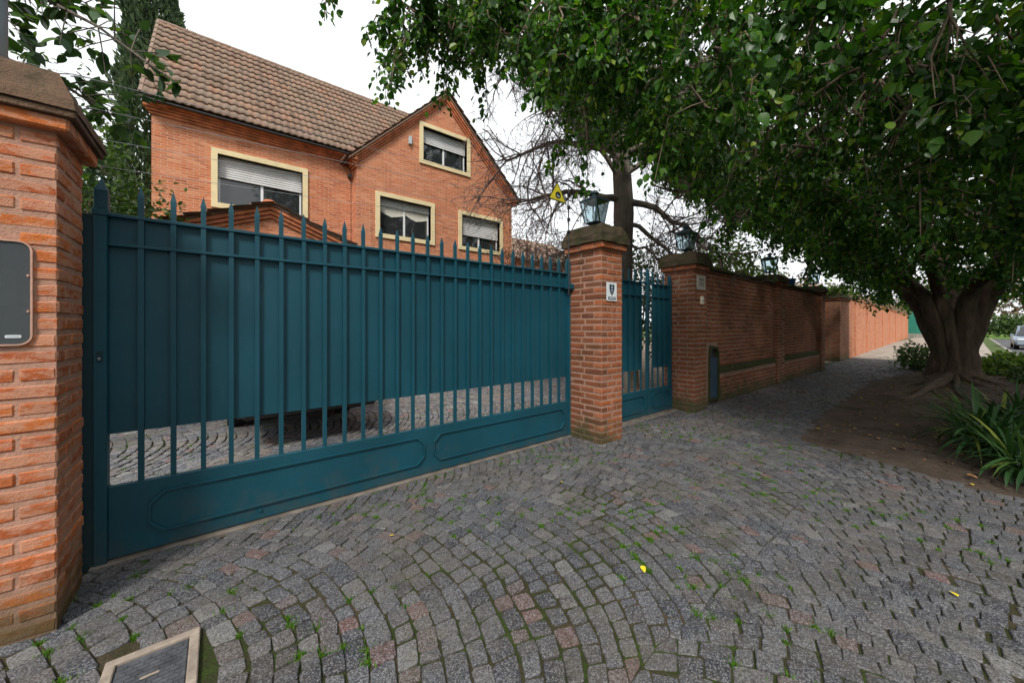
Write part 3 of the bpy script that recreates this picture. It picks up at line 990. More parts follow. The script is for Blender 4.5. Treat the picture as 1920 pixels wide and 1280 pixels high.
def lantern(loc, s, label, rz=0.0):
    L = thing('lantern', label, 'lantern', loc, 'lanterns on the pillars', rz)
    BM().lathe([(0.05 * s, 0), (0.05 * s, 0.012), (0.026 * s, 0.02), (0.026 * s, 0.085 * s)], n=10).obj('stem', 'lantern_paint', L, smooth=False)
    z0, z1 = 0.085 * s, 0.42 * s
    w0, w1 = 0.20 * s, 0.29 * s
    BM().frustum(0, 0, z0, z0 + 0.02, w0 * 0.75, w0 * 0.75, w0 + 0.01, w0 + 0.01).obj('base_tray', 'lantern_paint', L)
    for i, j in ((-1, -1), (1, -1), (1, 1), (-1, 1)):
        BM().tube([(i * w0 / 2, j * w0 / 2, z0 + 0.015), (i * w1 / 2, j * w1 / 2, z1)], 0.013 * s, 4).obj('corner_bar', 'lantern_paint', L)
    for k in range(4):
        a = k * math.pi / 2
        g = BM()
        P = [(-w0 / 2 + .012, -w0 / 2, z0 + .02), (w0 / 2 - .012, -w0 / 2, z0 + .02), (w1 / 2 - .012, -w1 / 2, z1), (-w1 / 2 + .012, -w1 / 2, z1)]
        g.b.faces.new([g.b.verts.new(Matrix.Rotation(a, 3, 'Z') @ Vector(q)) for q in P])
        g.obj('pane', 'lantern_glass', L)
    rf = BM()
    rf.frustum(0, 0, z1, z1 + 0.015, w1 + 0.03, w1 + 0.03, w1 + 0.03, w1 + 0.03)
    rf.frustum(0, 0, z1 + 0.015, z1 + 0.085 * s, w1 + 0.02, w1 + 0.02, 0.075 * s, 0.075 * s)
    ro = rf.obj('roof', 'lantern_paint', L)
    BM().lathe([(0.035 * s, z1 + 0.08 * s), (0.035 * s, z1 + 0.115 * s), (0.07 * s, z1 + 0.12 * s), (0.066 * s, z1 + 0.135 * s), (0.03 * s, z1 + 0.165 * s), (0.008, z1 + 0.17 * s)], n=12).obj('chimney_cap', 'lantern_paint', ro)
    BM().lathe([(0.02, z0 + .02), (0.02, z0 + .06), (0.033, z0 + .09), (0.036, z0 + .13), (0.02, z0 + .165), (0.004, z0 + .175)], n=10).obj('bulb', 'sign_white', L, smooth=True)
    return L


lantern((3.93, 3.14, 2.772), 0.90, 'square glass lantern on the pillar between the two gates')
lantern((6.62, 3.22, 2.775), 0.92, 'square glass lantern on the pillar with the number plaque')

# shield sign
sg = thing('shield_sign', 'small white sign with a dark shield on the stained pillar', 'sign', (3.815, 2.853, 1.812))
BM().prism(rrect(0, 0.205, 0, 0.235, 0.008, 2), 'y', 0, 0.008).obj('plate', 'sign_white', sg)
sh = [(0.102, 0.205), (0.07, 0.212), (0.05, 0.20), (0.052, 0.15), (0.068, 0.105), (0.102, 0.068), (0.136, 0.105), (0.152, 0.15), (0.154, 0.20), (0.134, 0.212)]
em = BM().prism(sh, 'y', -0.002, 0.003).obj('shield', 'sign_navy', sg)
e2 = BM()
e2.prism([(0.102, 0.198), (0.086, 0.182), (0.082, 0.156), (0.094, 0.156), (0.102, 0.172), (0.110, 0.156), (0.122, 0.156), (0.118, 0.182)], 'y', -0.0035, -0.001)
e2.prism([(0.08, 0.146), (0.124, 0.146), (0.12, 0.128), (0.084, 0.128)], 'y', -0.0035, -0.001)
e2.prism([(0.086, 0.118), (0.118, 0.118), (0.102, 0.094)], 'y', -0.0035, -0.001)
e2.obj('shield_emblem', 'sign_grey', em)
bar_ = BM().prism(rrect(0.026, 0.180, 0.016, 0.052, 0.006, 2), 'y', -0.002, 0.003).obj('name_bar', 'sign_navy', sg)
t2 = BM()
for i in range(6):
    t2.box(0.045 + i * 0.0195, 0.045 + i * 0.0195 + 0.014, -0.0035, -0.001, 0.027, 0.041)
t2.obj('name_letters', 'sign_white', bar_)

# number plaque and bell push
pq = thing('number_plaque', 'square stone house number plaque on the shaded pillar', 'plaque', (6.45, 2.935, 2.122))
BM().box(0, 0.31, 0, 0.02, 0, 0.25, 0.005).obj('slab', 'plaque', pq)
rl = BM()
rl.box(0.06, 0.25, -0.004, 0.002, 0.165, 0.20)
for i in range(4):
    rl.box(0.05 + i * 0.056, 0.05 + i * 0.056 + 0.016 + 0.018 * (i % 2), -0.004, 0.002, 0.065, 0.14)
rl.obj('carved_number', 'plaque_dark', pq)
bp = thing('bell_push', 'small ivory bell push under the number plaque', 'doorbell', (6.585, 2.925, 1.87))
BM().box(0, 0.10, 0, 0.03, 0, 0.14, 0.006).obj('housing', 'ivory', bp)
BM().box(0.035, 0.065, -0.006, 0.003, 0.05, 0.08, 0.003).obj('button', 'plaque_dark', bp)

# ------------------------------------------------------------------ gates
def moulding(b, x0, x1, z0, z1, y, c_=0.07, w=0.012):
    P = [(x0 + c_, z0), (x1 - c_, z0), (x1, z0 + c_), (x1, z1 - c_), (x1 - c_, z1), (x0 + c_, z1), (x0, z1 - c_), (x0, z0 + c_)]
    cx, cz = (x0 + x1) / 2, (z0 + z1) / 2
    I = [(p[0] + (w if p[0] < cx else -w), p[1] + (w if p[1] < cz else -w)) for p in P]
    return ring_mesh(b, P, I, y - 0.006, y + 0.014)


def spear(b, x, y, z0, ztip, w):
    b.box(x - w / 2, x + w / 2, y - w / 2, y + w / 2, z0, ztip - 0.10)
    zt = ztip - 0.10
    b.frustum(x, y, zt, zt + 0.03, w, w, w * 1.14, w * 0.9)
    b.frustum(x, y, zt + 0.03, ztip, w * 1.14, w * 0.9, 0.003, 0.003)


GY = 3.42
gt = thing('driveway_gate', 'wide teal sheet-backed driveway gate with a row of spear bars', 'gate', group='teal spear gates')
for i in range(27):
    b = BM()
    spear(b, -0.399 + i * 0.1574, GY, 0.475, 2.412, 0.029)
    b.obj('bar', 'teal', gt)
for z_, hh in ((2.19, 0.022), (2.005, 0.020)):
    BM().box(-0.545, 3.72, GY - 0.021, GY + 0.012, z_, z_ + hh, 0.003).obj('rail', 'teal', gt)
BM().box(-0.545, 3.72, GY + 0.018, GY + 0.021, 0.805, 2.205).obj('backing_sheet', 'teal', gt)
kp = BM().box(-0.545, 3.72, GY - 0.022, GY + 0.022, 0.022, 0.478, 0.003).obj('kick_plate', 'teal', gt)
for x0, x1 in ((-0.36, 1.60), (1.70, 3.62)):
    moulding(BM(), x0, x1, 0.125, 0.40, GY - 0.034).obj('moulding', 'teal', kp)
for x in (0.25, 2.65):
    BM().lathe([(0.004, -0.012), (0.012, -0.01), (0.013, 0.0)], (x, GY - 0.022, 0.085), 8, 'y').obj('bolt', 'teal', kp)
ps = BM()
ps.box(-0.602, -0.545, GY - 0.05, GY + 0.035, 0.0, 2.205, 0.004)
po = ps.obj('post', 'teal', gt)
f = BM()
f.box(-0.610, -0.535, GY - 0.058, GY + 0.043, 2.185, 2.225, 0.003)
f.box(-0.603, -0.542, GY - 0.05, GY + 0.036, 2.225, 2.34, 0.004)
f.frustum(-0.5725, GY - 0.007, 2.34, 2.425, 0.061, 0.086, 0.004, 0.004)
f.obj('spear_finial', 'teal', po)
BM().box(-0.72, -0.603, GY - 0.03, GY + 0.05, -0.02, 2.19, 0.003).obj('gap_shade_strip', 'teal_dark', gt)  # dark strip added for the shadow in the gap between pillar and post
lk = BM().box(-0.592, -0.562, GY - 0.053, GY - 0.046, 1.27, 1.34, 0.002).obj('lock_plate', 'teal_dark', po)
BM().lathe([(0.007, -0.006), (0.007, 0.0)], (-0.577, GY - 0.052, 1.295), 10, 'y').obj('key_barrel', 'rim', lk)
po2 = BM().box(3.705, 3.755, GY - 0.035, GY + 0.045, 0.01, 2.34, 0.004).obj('post', 'teal', gt)
BM().lathe([(0.03, 2.34), (0.034, 2.355), (0.034, 2.375), (0.018, 2.40), (0.004, 2.405)], (3.73, GY + 0.005, 0), 10).obj('post_cap', 'teal', po2)
BM().box(3.62, 3.735, GY - 0.10, GY - 0.03, 1.985, 2.055, 0.004).obj('guide_bracket', 'teal', gt)

SY = 3.36
sgt = thing('garden_gate', 'narrow teal double gate between the two brick pillars', 'gate', group='teal spear gates')
for (x0, x1, s0, s1) in ((4.18, 5.545, 4.20, 5.44), (5.60, 6.37, 5.775, 6.36)):
    lf = BM().box(x0, x1, SY - 0.02, SY + 0.02, 0.02, 0.44, 0.003).obj('kick_plate', 'teal', sgt)
    moulding(BM(), x0 + 0.10 + (0.5 if x0 < 5 else 0), x1 - 0.1, 0.10, 0.36, SY - 0.031, 0.05).obj('moulding', 'teal', lf)
    for z_ in (2.19, 1.975):
        BM().box(x0, x1, SY - 0.018, SY + 0.012, z_, z_ + 0.02, 0.003).obj('rail', 'teal', sgt)
    BM().box(s0, s1, SY + 0.016, SY + 0.019, 0.775, 2.20).obj('backing_sheet', 'teal', sgt)
for k in range(-4, 11):
    x = 4.875 + k * 0.1725
    if x < 4.2 or abs(x - 5.57) < 0.06 or x > 6.36:
        continue
    b = BM()
    spear(b, x, SY, 0.438, 2.43, 0.022)
    b.obj('bar', 'teal', sgt)
cpst = BM()
cpst.box(5.547, 5.598, SY - 0.03, SY + 0.02, 0.0, 2.36, 0.003)
cpst.frustum(5.5725, SY - 0.005, 2.36, 2.47, 0.062, 0.05, 0.004, 0.004)
cpst.obj('meeting_post', 'teal', sgt)
sd_ = BM().box(6.30, 6.35, SY - 0.022, SY + 0.022, 0.02, 2.28, 0.003)
sd_.frustum(6.325, SY, 2.28, 2.42, 0.05, 0.044, 0.004, 0.004)
sd_.obj('hinge_post', 'teal', sgt)

# electric fence rod with its insulators, wires and the warning triangle
rod = thing('fence_rod', 'thin dark electric fence rod with black insulators beside the pillar cap', 'rod', (3.60, 3.30, 1.9))
BM().tube([(0, 0, 0), (0, 0, 1.42)], 0.007, 6).obj('stake', 'dark_metal', rod)
ZR = (2.73, 2.89, 3.05, 3.22)
for z_ in ZR:
    BM().lathe([(0.012, -0.022), (0.026, -0.015), (0.018, 0.0), (0.026, 0.015), (0.012, 0.022)], (0, 0, z_ - 1.9), 8).obj('insulator', 'rubber', rod)
for z_, zl, nm in zip(ZR, (2.485, 2.656, 2.84, 3.02), ('lowest', 'second lowest', 'second highest', 'highest')):
    pts = [np.array([-0.9 + (3.60 + 0.9) * s, 3.42 - 0.12 * s, zl + (z_ - zl) * s - 0.05 * 4 * s * (1 - s) * 0.3]) for s in np.linspace(0, 1, 9)]
    tubes('fence_wire', [(np.array(pts), np.full(9, 0.0016))], 4, 'rim', None)
    o = COL.objects[-1]
    o['label'] = '%s thin pale electric fence wire above the driveway gate' % nm
    o['category'] = 'wire'
    o['group'] = 'electric fence wires'
ts = thing('warning_sign', 'yellow triangular warning sign with a dark disc hung on the fence rod', 'sign', (3.345, 3.26, 3.06), rz=R(-6))
tri = lambda s, dz=0.0: [(-0.145 * s, 0.02 + (0.245 * (1 - s)) / 3 + dz), (0.155 * s, 0.0 + (0.245 * (1 - s)) / 3 + dz), (0.0, 0.262 - (0.245 * (1 - s)) * 0.65 + dz)]
BM().prism(tri(1.0), 'y', 0, 0.004).obj('border', 'sign_black', ts)
fc = BM().prism(tri(0.84), 'y', -0.002, 0.001).obj('face', 'sign_yellow', ts)
BM().lathe([(0.045, -0.004), (0.045, -0.001)], (0.012, 0, 0.088), 16, 'y').obj('disc', 'sign_black', fc)
BM().prism([(-0.012, 0.07), (0.022, 0.058), (0.038, 0.07), (0.022, 0.084), (0.004, 0.088), (-0.006, 0.104)], 'y', -0.006, -0.003).obj('hand_mark', 'sign_grey', fc)

# ------------------------------------------------------------------ long garden wall on the right
def wall_items(x0, x1, y, z0, z1, pitch, skip=None):
    out = []
    n = int((z1 - z0) / pitch)
    for k in range(n):
        cz = z0 + (k + 0.5) * pitch
        a = x0 + (0.0 if k % 2 else -0.125)
        while a < x1 - 0.04:
            l0, l1 = max(a, x0), min(a + 0.262, x1)
            if l1 - l0 > 0.04:
                p = ((l0 + l1) / 2, y + 0.06 + rng.uniform(-.004, .004), cz, l1 - l0 - 0.018, BW, pitch - 0.02, 'x')
                if not (skip and skip(p)):
                    out.append(p)
            a += 0.262
    return out


gw = thing('garden_wall', 'long mossy brick garden wall in the shade of the street tree', 'wall')
WY = 3.14
BM().box(6.85, 15.5, WY + 0.008, WY + 0.34, -0.05, 2.56).obj('mortar_core', 'mortar_wall', gw)
NI = lambda p: p[0] < 7.66 and p[2] < 1.2
it = wall_items(6.85, 11.02, WY, 0.60, 2.56, 0.0815, NI) + wall_items(11.6, 15.4, WY, 0.60, 2.56, 0.0815)
it += wall_items(7.66, 11.02, WY - 0.07, 0.0, 0.57, 0.0815) + wall_items(11.6, 15.4, WY - 0.07, 0.0, 0.57, 0.0815)
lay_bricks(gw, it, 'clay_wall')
for x0, x1 in ((7.66, 11.03), (11.59, 15.42)):
    BM().box(x0, x1, WY - 0.062, WY + 0.0, -0.05, 0.575).obj('plinth_core', 'mortar_wall', gw)
    BM().prism([(WY - 0.085, 0.565), (WY + 0.004, 0.565), (WY + 0.004, 0.69), (WY - 0.02, 0.685), (WY - 0.085, 0.60)], 'x', x0, x1).rough(0.012, 3, 5).obj('sloping_ledge', 'ledge', gw)
for x0, x1 in ((6.9, 11.0), (11.62, 15.42)):
    c_ = BM()
    n = int((x1 - x0) / 0.42)
    for i in range(n):
        a, b_ = x0 + (x1 - x0) * i / n, x0 + (x1 - x0) * (i + 1) / n - 0.008
        c_.box(a, b_, WY - 0.06, WY + 0.40, 2.565, 2.63 + rng.uniform(-.006, .006), 0.01, jit=0.004)
    c_.obj('coping', 'ledge', gw)
# piers built into the wall
pillar(11.06, 11.58, 3.03, 3.55, 31, 'brick pier midway along the shaded garden wall', 'fl', 'clay_wall', 2.60, 2.80, 0.09, 'piers of the garden wall', 90)
pillar(15.42, 15.90, 3.03, 3.55, 31, 'brick pier at the far end of the shaded garden wall', 'fl', 'clay_wall', 2.60, 2.80, 0.09, 'piers of the garden wall', 60)
lantern((11.32, 3.29, 2.80), 1.02, 'square glass lantern on the pier midway along the garden wall')
lantern((15.66, 3.29, 2.80), 1.02, 'square glass lantern on the pier at the far end of the garden wall')

# meter niche with its blue door
mn = thing('meter_cupboard', 'narrow blue meter cupboard door with an arched top low in the garden wall', 'meter box', (7.18, 3.07, 0.08))
A = [(0, 0), (0.46, 0)] + [(0.23 + 0.23 * math.cos(a), 0.86 + 0.17 * math.sin(a)) for a in np.linspace(0, math.pi, 9)]
B = [(0.05, 0.03), (0.41, 0.03)] + [(0.23 + 0.18 * math.cos(a), 0.86 + 0.12 * math.sin(a)) for a in np.linspace(0, math.pi, 9)]
ring_mesh(BM(), A, B, -0.02, 0.07).obj('surround', 'ledge', mn)
dr = BM().box(0.06, 0.40, 0.0, 0.03, 0.035, 0.80, 0.004).obj('door', 'blue_door', mn)
BM().lathe([(0.012, -0.02), (0.012, 0.0)], (0.36, 0, 0.45), 8, 'y').obj('knob', 'dark_metal', dr)
BM().prism(B[:], 'y', 0.05, 0.068).obj('back_panel', 'dark_metal', mn)
BM().box(6.84, 7.20, 3.07, 3.15, -0.03, 1.16).obj('niche_cheek', 'mortar_wall', gw)
BM().box(7.63, 7.67, 3.07, 3.15, -0.03, 0.70).obj('niche_cheek', 'mortar_wall', gw)
wlm = thing('wall_lamp', 'small dark wall fitting beside the plaque pillar', 'wall fitting', (7.02, 3.06, 1.60))
BM().box(0, 0.10, 0, 0.08, 0, 0.05, 0.006).obj('bracket', 'dark_metal', wlm)
BM().lathe([(0.02, 0.0), (0.045, -0.03), (0.05, -0.12), (0.03, -0.14)], (0.05, 0.03, 0), 10).obj('hood', 'dark_metal', wlm)

# ------------------------------------------------------------------ beyond: second entrance, lit far wall
tg = thing('side_gate', 'dark teal gate set back between the shaded wall and the sunlit wall', 'gate', (15.95, 3.95, 0))
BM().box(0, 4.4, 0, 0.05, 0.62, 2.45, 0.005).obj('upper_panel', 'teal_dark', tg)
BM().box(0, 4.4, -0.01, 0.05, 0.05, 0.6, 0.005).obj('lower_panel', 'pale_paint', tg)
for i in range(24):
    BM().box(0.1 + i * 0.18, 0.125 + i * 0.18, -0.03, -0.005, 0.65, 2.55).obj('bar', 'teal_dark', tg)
BM().box(0, 4.4, -0.035, -0.004, 2.2, 2.24).obj('rail', 'pale_paint', tg)
pillar(20.5, 22.4, 3.42, 3.95, 31, 'broad brick pillar where the sunlit wall begins', 'fl', 'clay_wall', 2.66, 2.86, 0.08, 'piers of the far wall', 0)
fw = thing('far_wall', 'sunlit orange brick wall running down the street beyond the tree', 'wall', (22.42, 3.43, 0), rz=R(1.7))
BM().box(0, 44, 0, 0.3, -0.05, 2.72).obj('brick_face', 'house_brick', fw)
BM().box(-0.01, 44.1, -0.05, 0.36, 2.72, 2.80, 0.01).obj('coping', 'cornice', fw)
for x in (1.5, 5.8, 9.6, 14, 19, 25, 32, 40):
    BM().box(x, x + 0.40, -0.045, 0.0, -0.05, 2.715).obj('pilaster', 'house_brick', fw)
# dry creeper lying on the far wall
def creeper(x0, x1, n, label, mat, zc, gr=None):
    th = thing('wall_creeper', label, 'creeper', (0, 0, 0), gr)
    P = np.column_stack([nr.uniform(x0, x1, n), nr.normal(3.75, 0.28, n), zc + np.abs(nr.normal(0, 0.22, n))])
    P[:, 1] += (P[:, 0] - 22.4) * 0.0297
    m = leaf_mesh('creeper_leaves', P, nr.normal(size=(n, 3)) + np.array([0, -0.3, -0.4]), nr.normal(size=(n, 3)) + np.array([0, 0, 0.8]), nr.uniform(0.08, 0.18, n))
    link('foliage', m, mat, th, kind='stuff')
    pol = []
    for i in range(60):
        x = rng.uniform(x0, x1)
        a = np.array([x, 3.7 + (x - 22.4) * 0.0297, zc - 0.05])
        pol.append((np.array([a, a + np.array([rng.uniform(-.4, .4), rng.uniform(-.3, .2), rng.uniform(.1, .45)]), a + np.array([rng.uniform(-.9, .9), rng.uniform(-.4, .2), rng.uniform(.1, .6)])]), np.array([.012, .009, .004])))
    tubes('stem', pol, 3, 'twig', th, kind='stuff')


creeper(22.6, 64, 5200, 'dry brown creeper tangled along the top of the sunlit wall', 'leaf_dry', 2.76)
creeper(20.3, 22.6, 420, 'green creeper tuft on the broad brick pillar', 'leaf_bright', 2.86)
gd = thing('green_door', 'green metal door at the end of the sunlit wall', 'door', (67.2, 3.4, 0))
BM().box(0, 0.08, -1.2, 1.4, 0.5, 3.6, 0.01).obj('door_leaf', 'green_door', gd)
BM().box(-0.05, 0.15, -1.5, 1.6, -0.1, 0.49, 0.01).obj('step', 'kerbstone', gd)
bb = thing('blue_tub', 'bright blue tub showing above the garden wall', 'tub', (14.0, 3.62, 2.62))
BM().lathe([(0.17, 0.0), (0.2, 0.05), (0.235, 0.30), (0.25, 0.31), (0.25, 0.34), (0.21, 0.34)], n=14).obj('tub_body', 'blue_plastic', bb)
BM().box(-0.3, 0.3, -0.05, 0.05, -0.22, 0.0).obj('bracket', 'dark_metal', bb)

# ------------------------------------------------------------------ the house
def wall_face(b, outer, holes, y, thick, origin_x=0):
    """wall in the XZ plane at y with window openings, given depth towards +y"""
    edges = []
    for loop in [outer] + holes:
        vs = [b.b.verts.new((p[0], y, p[1])) for p in loop]
        edges += [b.b.edges.new((vs[i], vs[(i + 1) % len(vs)])) for i in range(len(vs))]
    r = bmesh.ops.triangle_fill(b.b, use_beauty=True, use_dissolve=False, edges=edges)
    fs = [g for g in r['geom'] if isinstance(g, bmesh.types.BMFace)]
    e = bmesh.ops.extrude_face_region(b.b, geom=fs)
    bmesh.ops.translate(b.b, vec=(0, thick, 0), verts=[g for g in e['geom'] if isinstance(g, bmesh.types.BMVert)])
    return b


hs_ = thing('brick_house', 'orange brick house with steep tiled roof behind the driveway gate', 'house')
HY, QY = 12.0, 11.45
box4 = lambda x0, x1, z0, z1: [(x0, z0), (x1, z0), (x1, z1), (x0, z1)]
WIN = [  # inner opening x0,x1,z0,z1, shutter share, plane, curtain
    (-0.02, 1.885, 4.63, 5.88, 0.44, HY, 0),
    (5.34, 7.06, 7.04, 8.17, 0.42, QY, 0),
    (3.90, 5.63, 4.36, 5.52, 0.20, QY, 1),
    (6.83, 8.55, 4.36, 5.50, 0.60, QY, 0)]
wall_face(BM(), box4(-1.23, 3.20, -0.05, 6.62), [box4(*WIN[0][:4])], HY, 0.3).obj('wall', 'house_brick', hs_)
GX0, GX1, GZ, GA, GAX = 3.22, 9.15, 6.42, 9.28, 6.16
wall_face(BM(), [(GX0, -0.05), (GX1, -0.05), (GX1, GZ), (GAX, GA), (GX0, GZ)], [box4(*w[:4]) for w in WIN[1:]], QY, 0.3).obj('gable_wall', 'house_brick', hs_)
BM().box(GX0, GX0 + 0.3, QY + 0.301, 17.6, -0.05, 6.4).obj('gable_return', 'house_brick', hs_)
BM().box(GX1 - 0.3, GX1, QY + 0.301, 17.6, -0.05, 6.4).obj('gable_side', 'house_brick', hs_)
BM().box(-1.23, -0.93, HY + 0.301, 17.6, -0.05, 6.6).obj('end_wall', 'house_brick', hs_)
BM().box(-1.2, GX1, 17.3, 17.6, -0.05, 6.6).obj('rear_wall', 'house_brick', hs_)
BM().box(-0.92, GX1 - 0.31, HY + 0.9, HY + 1.0, 0, 6.2).obj('inner_wall', 'dark_metal', hs_)

for (x0, x1, z0, z1, share, y, cur) in WIN:
    fr = 0.13
    b = ring_mesh(BM(), box4(x0 - fr, x1 + fr, z0 - fr, z1 + fr), box4(x0, x1, z0, z1), y - 0.05, y + 0.28)
    wn = b.obj('window', 'cream', hs_)
    zs = z1 - (z1 - z0) * share
    BM().box(x0 + 0.005, x1 - 0.005, y + 0.13, y + 0.16, zs, z1 - 0.004).obj('roller_shutter', 'shutter', wn)
    fw_ = 0.05
    s_ = BM()
    for a0, a1, b0, b1 in ((x0 + .004, x0 + fw_, z0 + .004, zs + .1), (x1 - fw_, x1 - .004, z0 + .004, zs + .1), (x0 + fw_, x1 - fw_, z0 + .004, z0 + fw_), ((x0 + x1) / 2 - .03, (x0 + x1) / 2 + .03, z0 + fw_, zs + .1)):
        s_.box(a0, a1, y + 0.175, y + 0.23, b0, b1)
    s_.obj('sash_frame', 'white', wn)
    for a0, a1 in ((x0 + fw_, (x0 + x1) / 2 - .03), ((x0 + x1) / 2 + .03, x1 - fw_)):
        BM().box(a0, a1, y + 0.20, y + 0.208, z0 + fw_, z1 - 0.03).obj('pane', 'glass', wn)
        if cur:
            P = [(a0, zs + .02), (a0, z0 + .78), (a0 + .2, z0 + .68), ((a0 + a1) / 2, z0 + .62), (a1 - .2, z0 + .66), (a1, z0 + .72), (a1, zs + .02)]
            BM().prism(P, 'y', y + 0.190, y + 0.196).obj('blind', 'curtain', wn)

# cornice of the eaves and stepped rake bands of the gable
for i, (z0, z1, p) in enumerate(((6.46, 6.515, 0.045), (6.52, 6.575, 0.09), (6.58, 6.635, 0.135))):
    BM().box(-1.23 - p, 3.21, HY - p, HY - 0.002, z0, z1, 0.006).obj('cornice_band', 'cornice', hs_)


def rake(parent, xa, za, x0, z0, x1, z1, y, steps, th, mat='cornice', name='rake_band', depth=0.0):
    for i in range(steps):
        o = (steps - 1 - i) * th
        p = 0.05 * (i + 1)
        q = th * 0.92
        P = [(x0 - 0.0, z0 - o), (xa, za - o), (x1, z1 - o), (x1, z1 - o - q), (xa, za - o - q), (x0, z0 - o - q)]
        BM().prism(P, 'y', y - p, y - 0.002 + depth).obj(name, mat, parent)


sl = (GA - GZ) / (GAX - GX0)
rake(hs_, GAX, GA + 0.19, GX0 - 0.14, GZ + 0.19 - 0.14 * sl, GX1 + 0.14, GZ + 0.19 - 0.14 * sl, QY, 3, 0.085)
for i in range(3):
    BM().box(GX0 - 0.06 * (i + 1), GX0 - 0.004, QY - 0.05 * (i + 1), QY + 0.35, GZ - 0.20 + 0.085 * i, GZ - 0.122 + 0.085 * i, 0.005).obj('kneeler_band', 'cornice', hs_)

# roof slopes with their wave tiles
def tile_mesh(w, l, amp=0.015):
    n = 6
    V, Q = [], []
    for side in (0, 1):
        for j, yy in enumerate((0.0, l + 0.05)):
            for i in range(n + 1):
                x = w * i / n
                z_ = amp * math.sin(2 * math.pi * i / n) * 0.9 + (0.052 if j == 0 else 0.0) + (0.0 if side == 0 else -0.04)
                V.append((x, yy, z_))
    m = n + 1
    for i in range(n):
        Q.append((i, i + 1, m + i + 1, m + i))
        Q.append((2 * m + i + 1, 2 * m + i, 3 * m + i, 3 * m + i + 1))
        Q.append((i + 1, i, 2 * m + i, 2 * m + i + 1))
    return np.array(V, float), np.array(Q)


def tile_slope(parent, origin, ex, ey, nx, ny, w, l, keep, limit=300):
    ex, ey = np.array(ex, float), np.array(ey, float)
    ez = np.cross(ex, ey)
    TV, TQ = tile_mesh(w * 1.04, l)
    pieces = []
    for j in range(ny):
        for i in range(nx):
            p = np.array(origin) + ex * (i * w) + ey * (j * l)
            if keep(p + ex * w / 2 + ey * l / 2):
                pieces.append(p)
    near_, rest = nearest(pieces, cam_key, limit)
    me = np_mesh('tile', TV, quads=TQ, smooth=True)
    me.materials.append(M['tile'])
    rot = Matrix((ex, ey, ez)).transposed()
    for p in near_:
        o = link('tile', me, None, parent)
        o.rotation_euler = (rot @ Matrix.Rotation(rng.uniform(-.012, .012), 3, 'Z') @ Matrix.Rotation(rng.uniform(-.015, .015), 3, 'X')).to_euler()
        o.location = p + ez * rng.uniform(0, 0.008)
    if rest:
        Rm = np.stack([ex, ey, ez], 0)
        V = np.concatenate([TV @ Rm + p + ez * rng.uniform(0, 0.008) for p in rest])
        Q = np.concatenate([TQ + k * len(TV) for k in range(len(rest))])
        link('tile_field', np_mesh('tiles', V, quads=Q, tint=np.repeat(nr.random(len(rest)), len(TV)), smooth=True), 'tile', parent, kind='stuff')


EY, EZ, RY, RZ = 11.68, 6.70, 14.92, 10.42
rlen = math.hypot(RY - EY, RZ - EZ)
ey = np.array([0, (RY - EY) / rlen, (RZ - EZ) / rlen])
roof = BM().prism([(EY + 0.1, EZ + 0.02), (RY, RZ - 0.09), (RY + (RY - EY) - 0.1, EZ + 0.02), (RY, RZ - 0.20), ], 'x', -1.30, 8.6).obj('roof', 'tile', hs_)


def behind_gable(p):
    # the cross gable's own roof covers the main slope here
    zg = GA + 0.2 - abs(p[0] - GAX) * sl
    return p[2] < zg and p[0] > GX0 + 0.0


tile_slope(roof, (-1.36, EY, EZ + 0.03), (1, 0, 0), ey, 46, 13, 0.165, rlen / 13, lambda p: not behind_gable(p) and (p[0] < 3.34 or p[2] > 6.9))
rg = BM()
for i in range(22):
    x = -1.40 + i * 0.42
    rg.tube([(x, RY, RZ + 0.0), (x + 0.45, RY, RZ + 0.012)], 0.085, 10)
rg.obj('ridge_tiles', 'tile', roof)
BM().box(-1.36, 3.26, EY - 0.02, EY + 0.05, EZ - 0.045, EZ - 0.008, 0.01).obj('gutter', 'dark_metal', roof)
# rake edge tiles on the left verge
vg = BM()
for j in range(13):
    p = np.array([-1.38, EY, EZ]) + ey * (j * rlen / 13)
    q = p + ey * (rlen / 13 + 0.04)
    vg.tube([tuple(p + np.array([0, 0, 0.06])), tuple(q + np.array([0, 0, 0.03]))], 0.05, 6)
vg.obj('verge_tiles', 'tile', roof)

ZO = 0.205
gl_ = math.hypot(GAX - GX0 + 0.3, (GAX - GX0 + 0.3) * sl)
P = [(GX0 - 0.26, GZ + ZO - 0.26 * sl), (GAX, GA + ZO), (GX1 + 0.26, GZ + ZO - 0.26 * sl), (GX1 + 0.26, GZ + ZO - 0.26 * sl + 0.04), (GAX, GA + ZO + 0.05), (GX0 - 0.26, GZ + ZO - 0.26 * sl + 0.04)]
grf = BM().prism(P, 'y', QY - 0.19, 17.6).obj('gable_roof', 'tile', hs_)
ca, sa = math.cos(math.atan(sl)), math.sin(math.atan(sl))
ln = (GAX - GX0 + 0.30) / ca
nrow = 12
tile_slope(grf, (GX0 - 0.32, 15.6, GZ + ZO - 0.32 * sl + 0.085), (0, -1, 0), (ca, 0, sa), 26, nrow, 0.166, ln / nrow, lambda p: True, 0)
tile_slope(grf, (GX1 + 0.32, QY - 0.24, GZ + ZO - 0.32 * sl + 0.085), (0, 1, 0), (-ca, 0, sa), 26, nrow, 0.166, ln / nrow, lambda p: True, 0)
rg = BM()
for i in range(12):
    rg.tube([(GAX, QY - 0.26 + i * 0.42, GA + ZO + 0.10), (GAX, QY + 0.19 + i * 0.42, GA + ZO + 0.112)], 0.085, 10)
rg.obj('ridge_tiles', 'tile', grf)

BM().prism([(HY - 0.25, 6.62), (RY, RZ - 0.25), (2 * RY - HY, 6.62)], 'x', -1.23, -0.95).obj('end_gable', 'house_brick', hs_)
BM().box(-1.228, 3.19, HY - 0.24, HY + 0.29, 6.637, 6.69).obj('soffit', 'cornice', hs_)
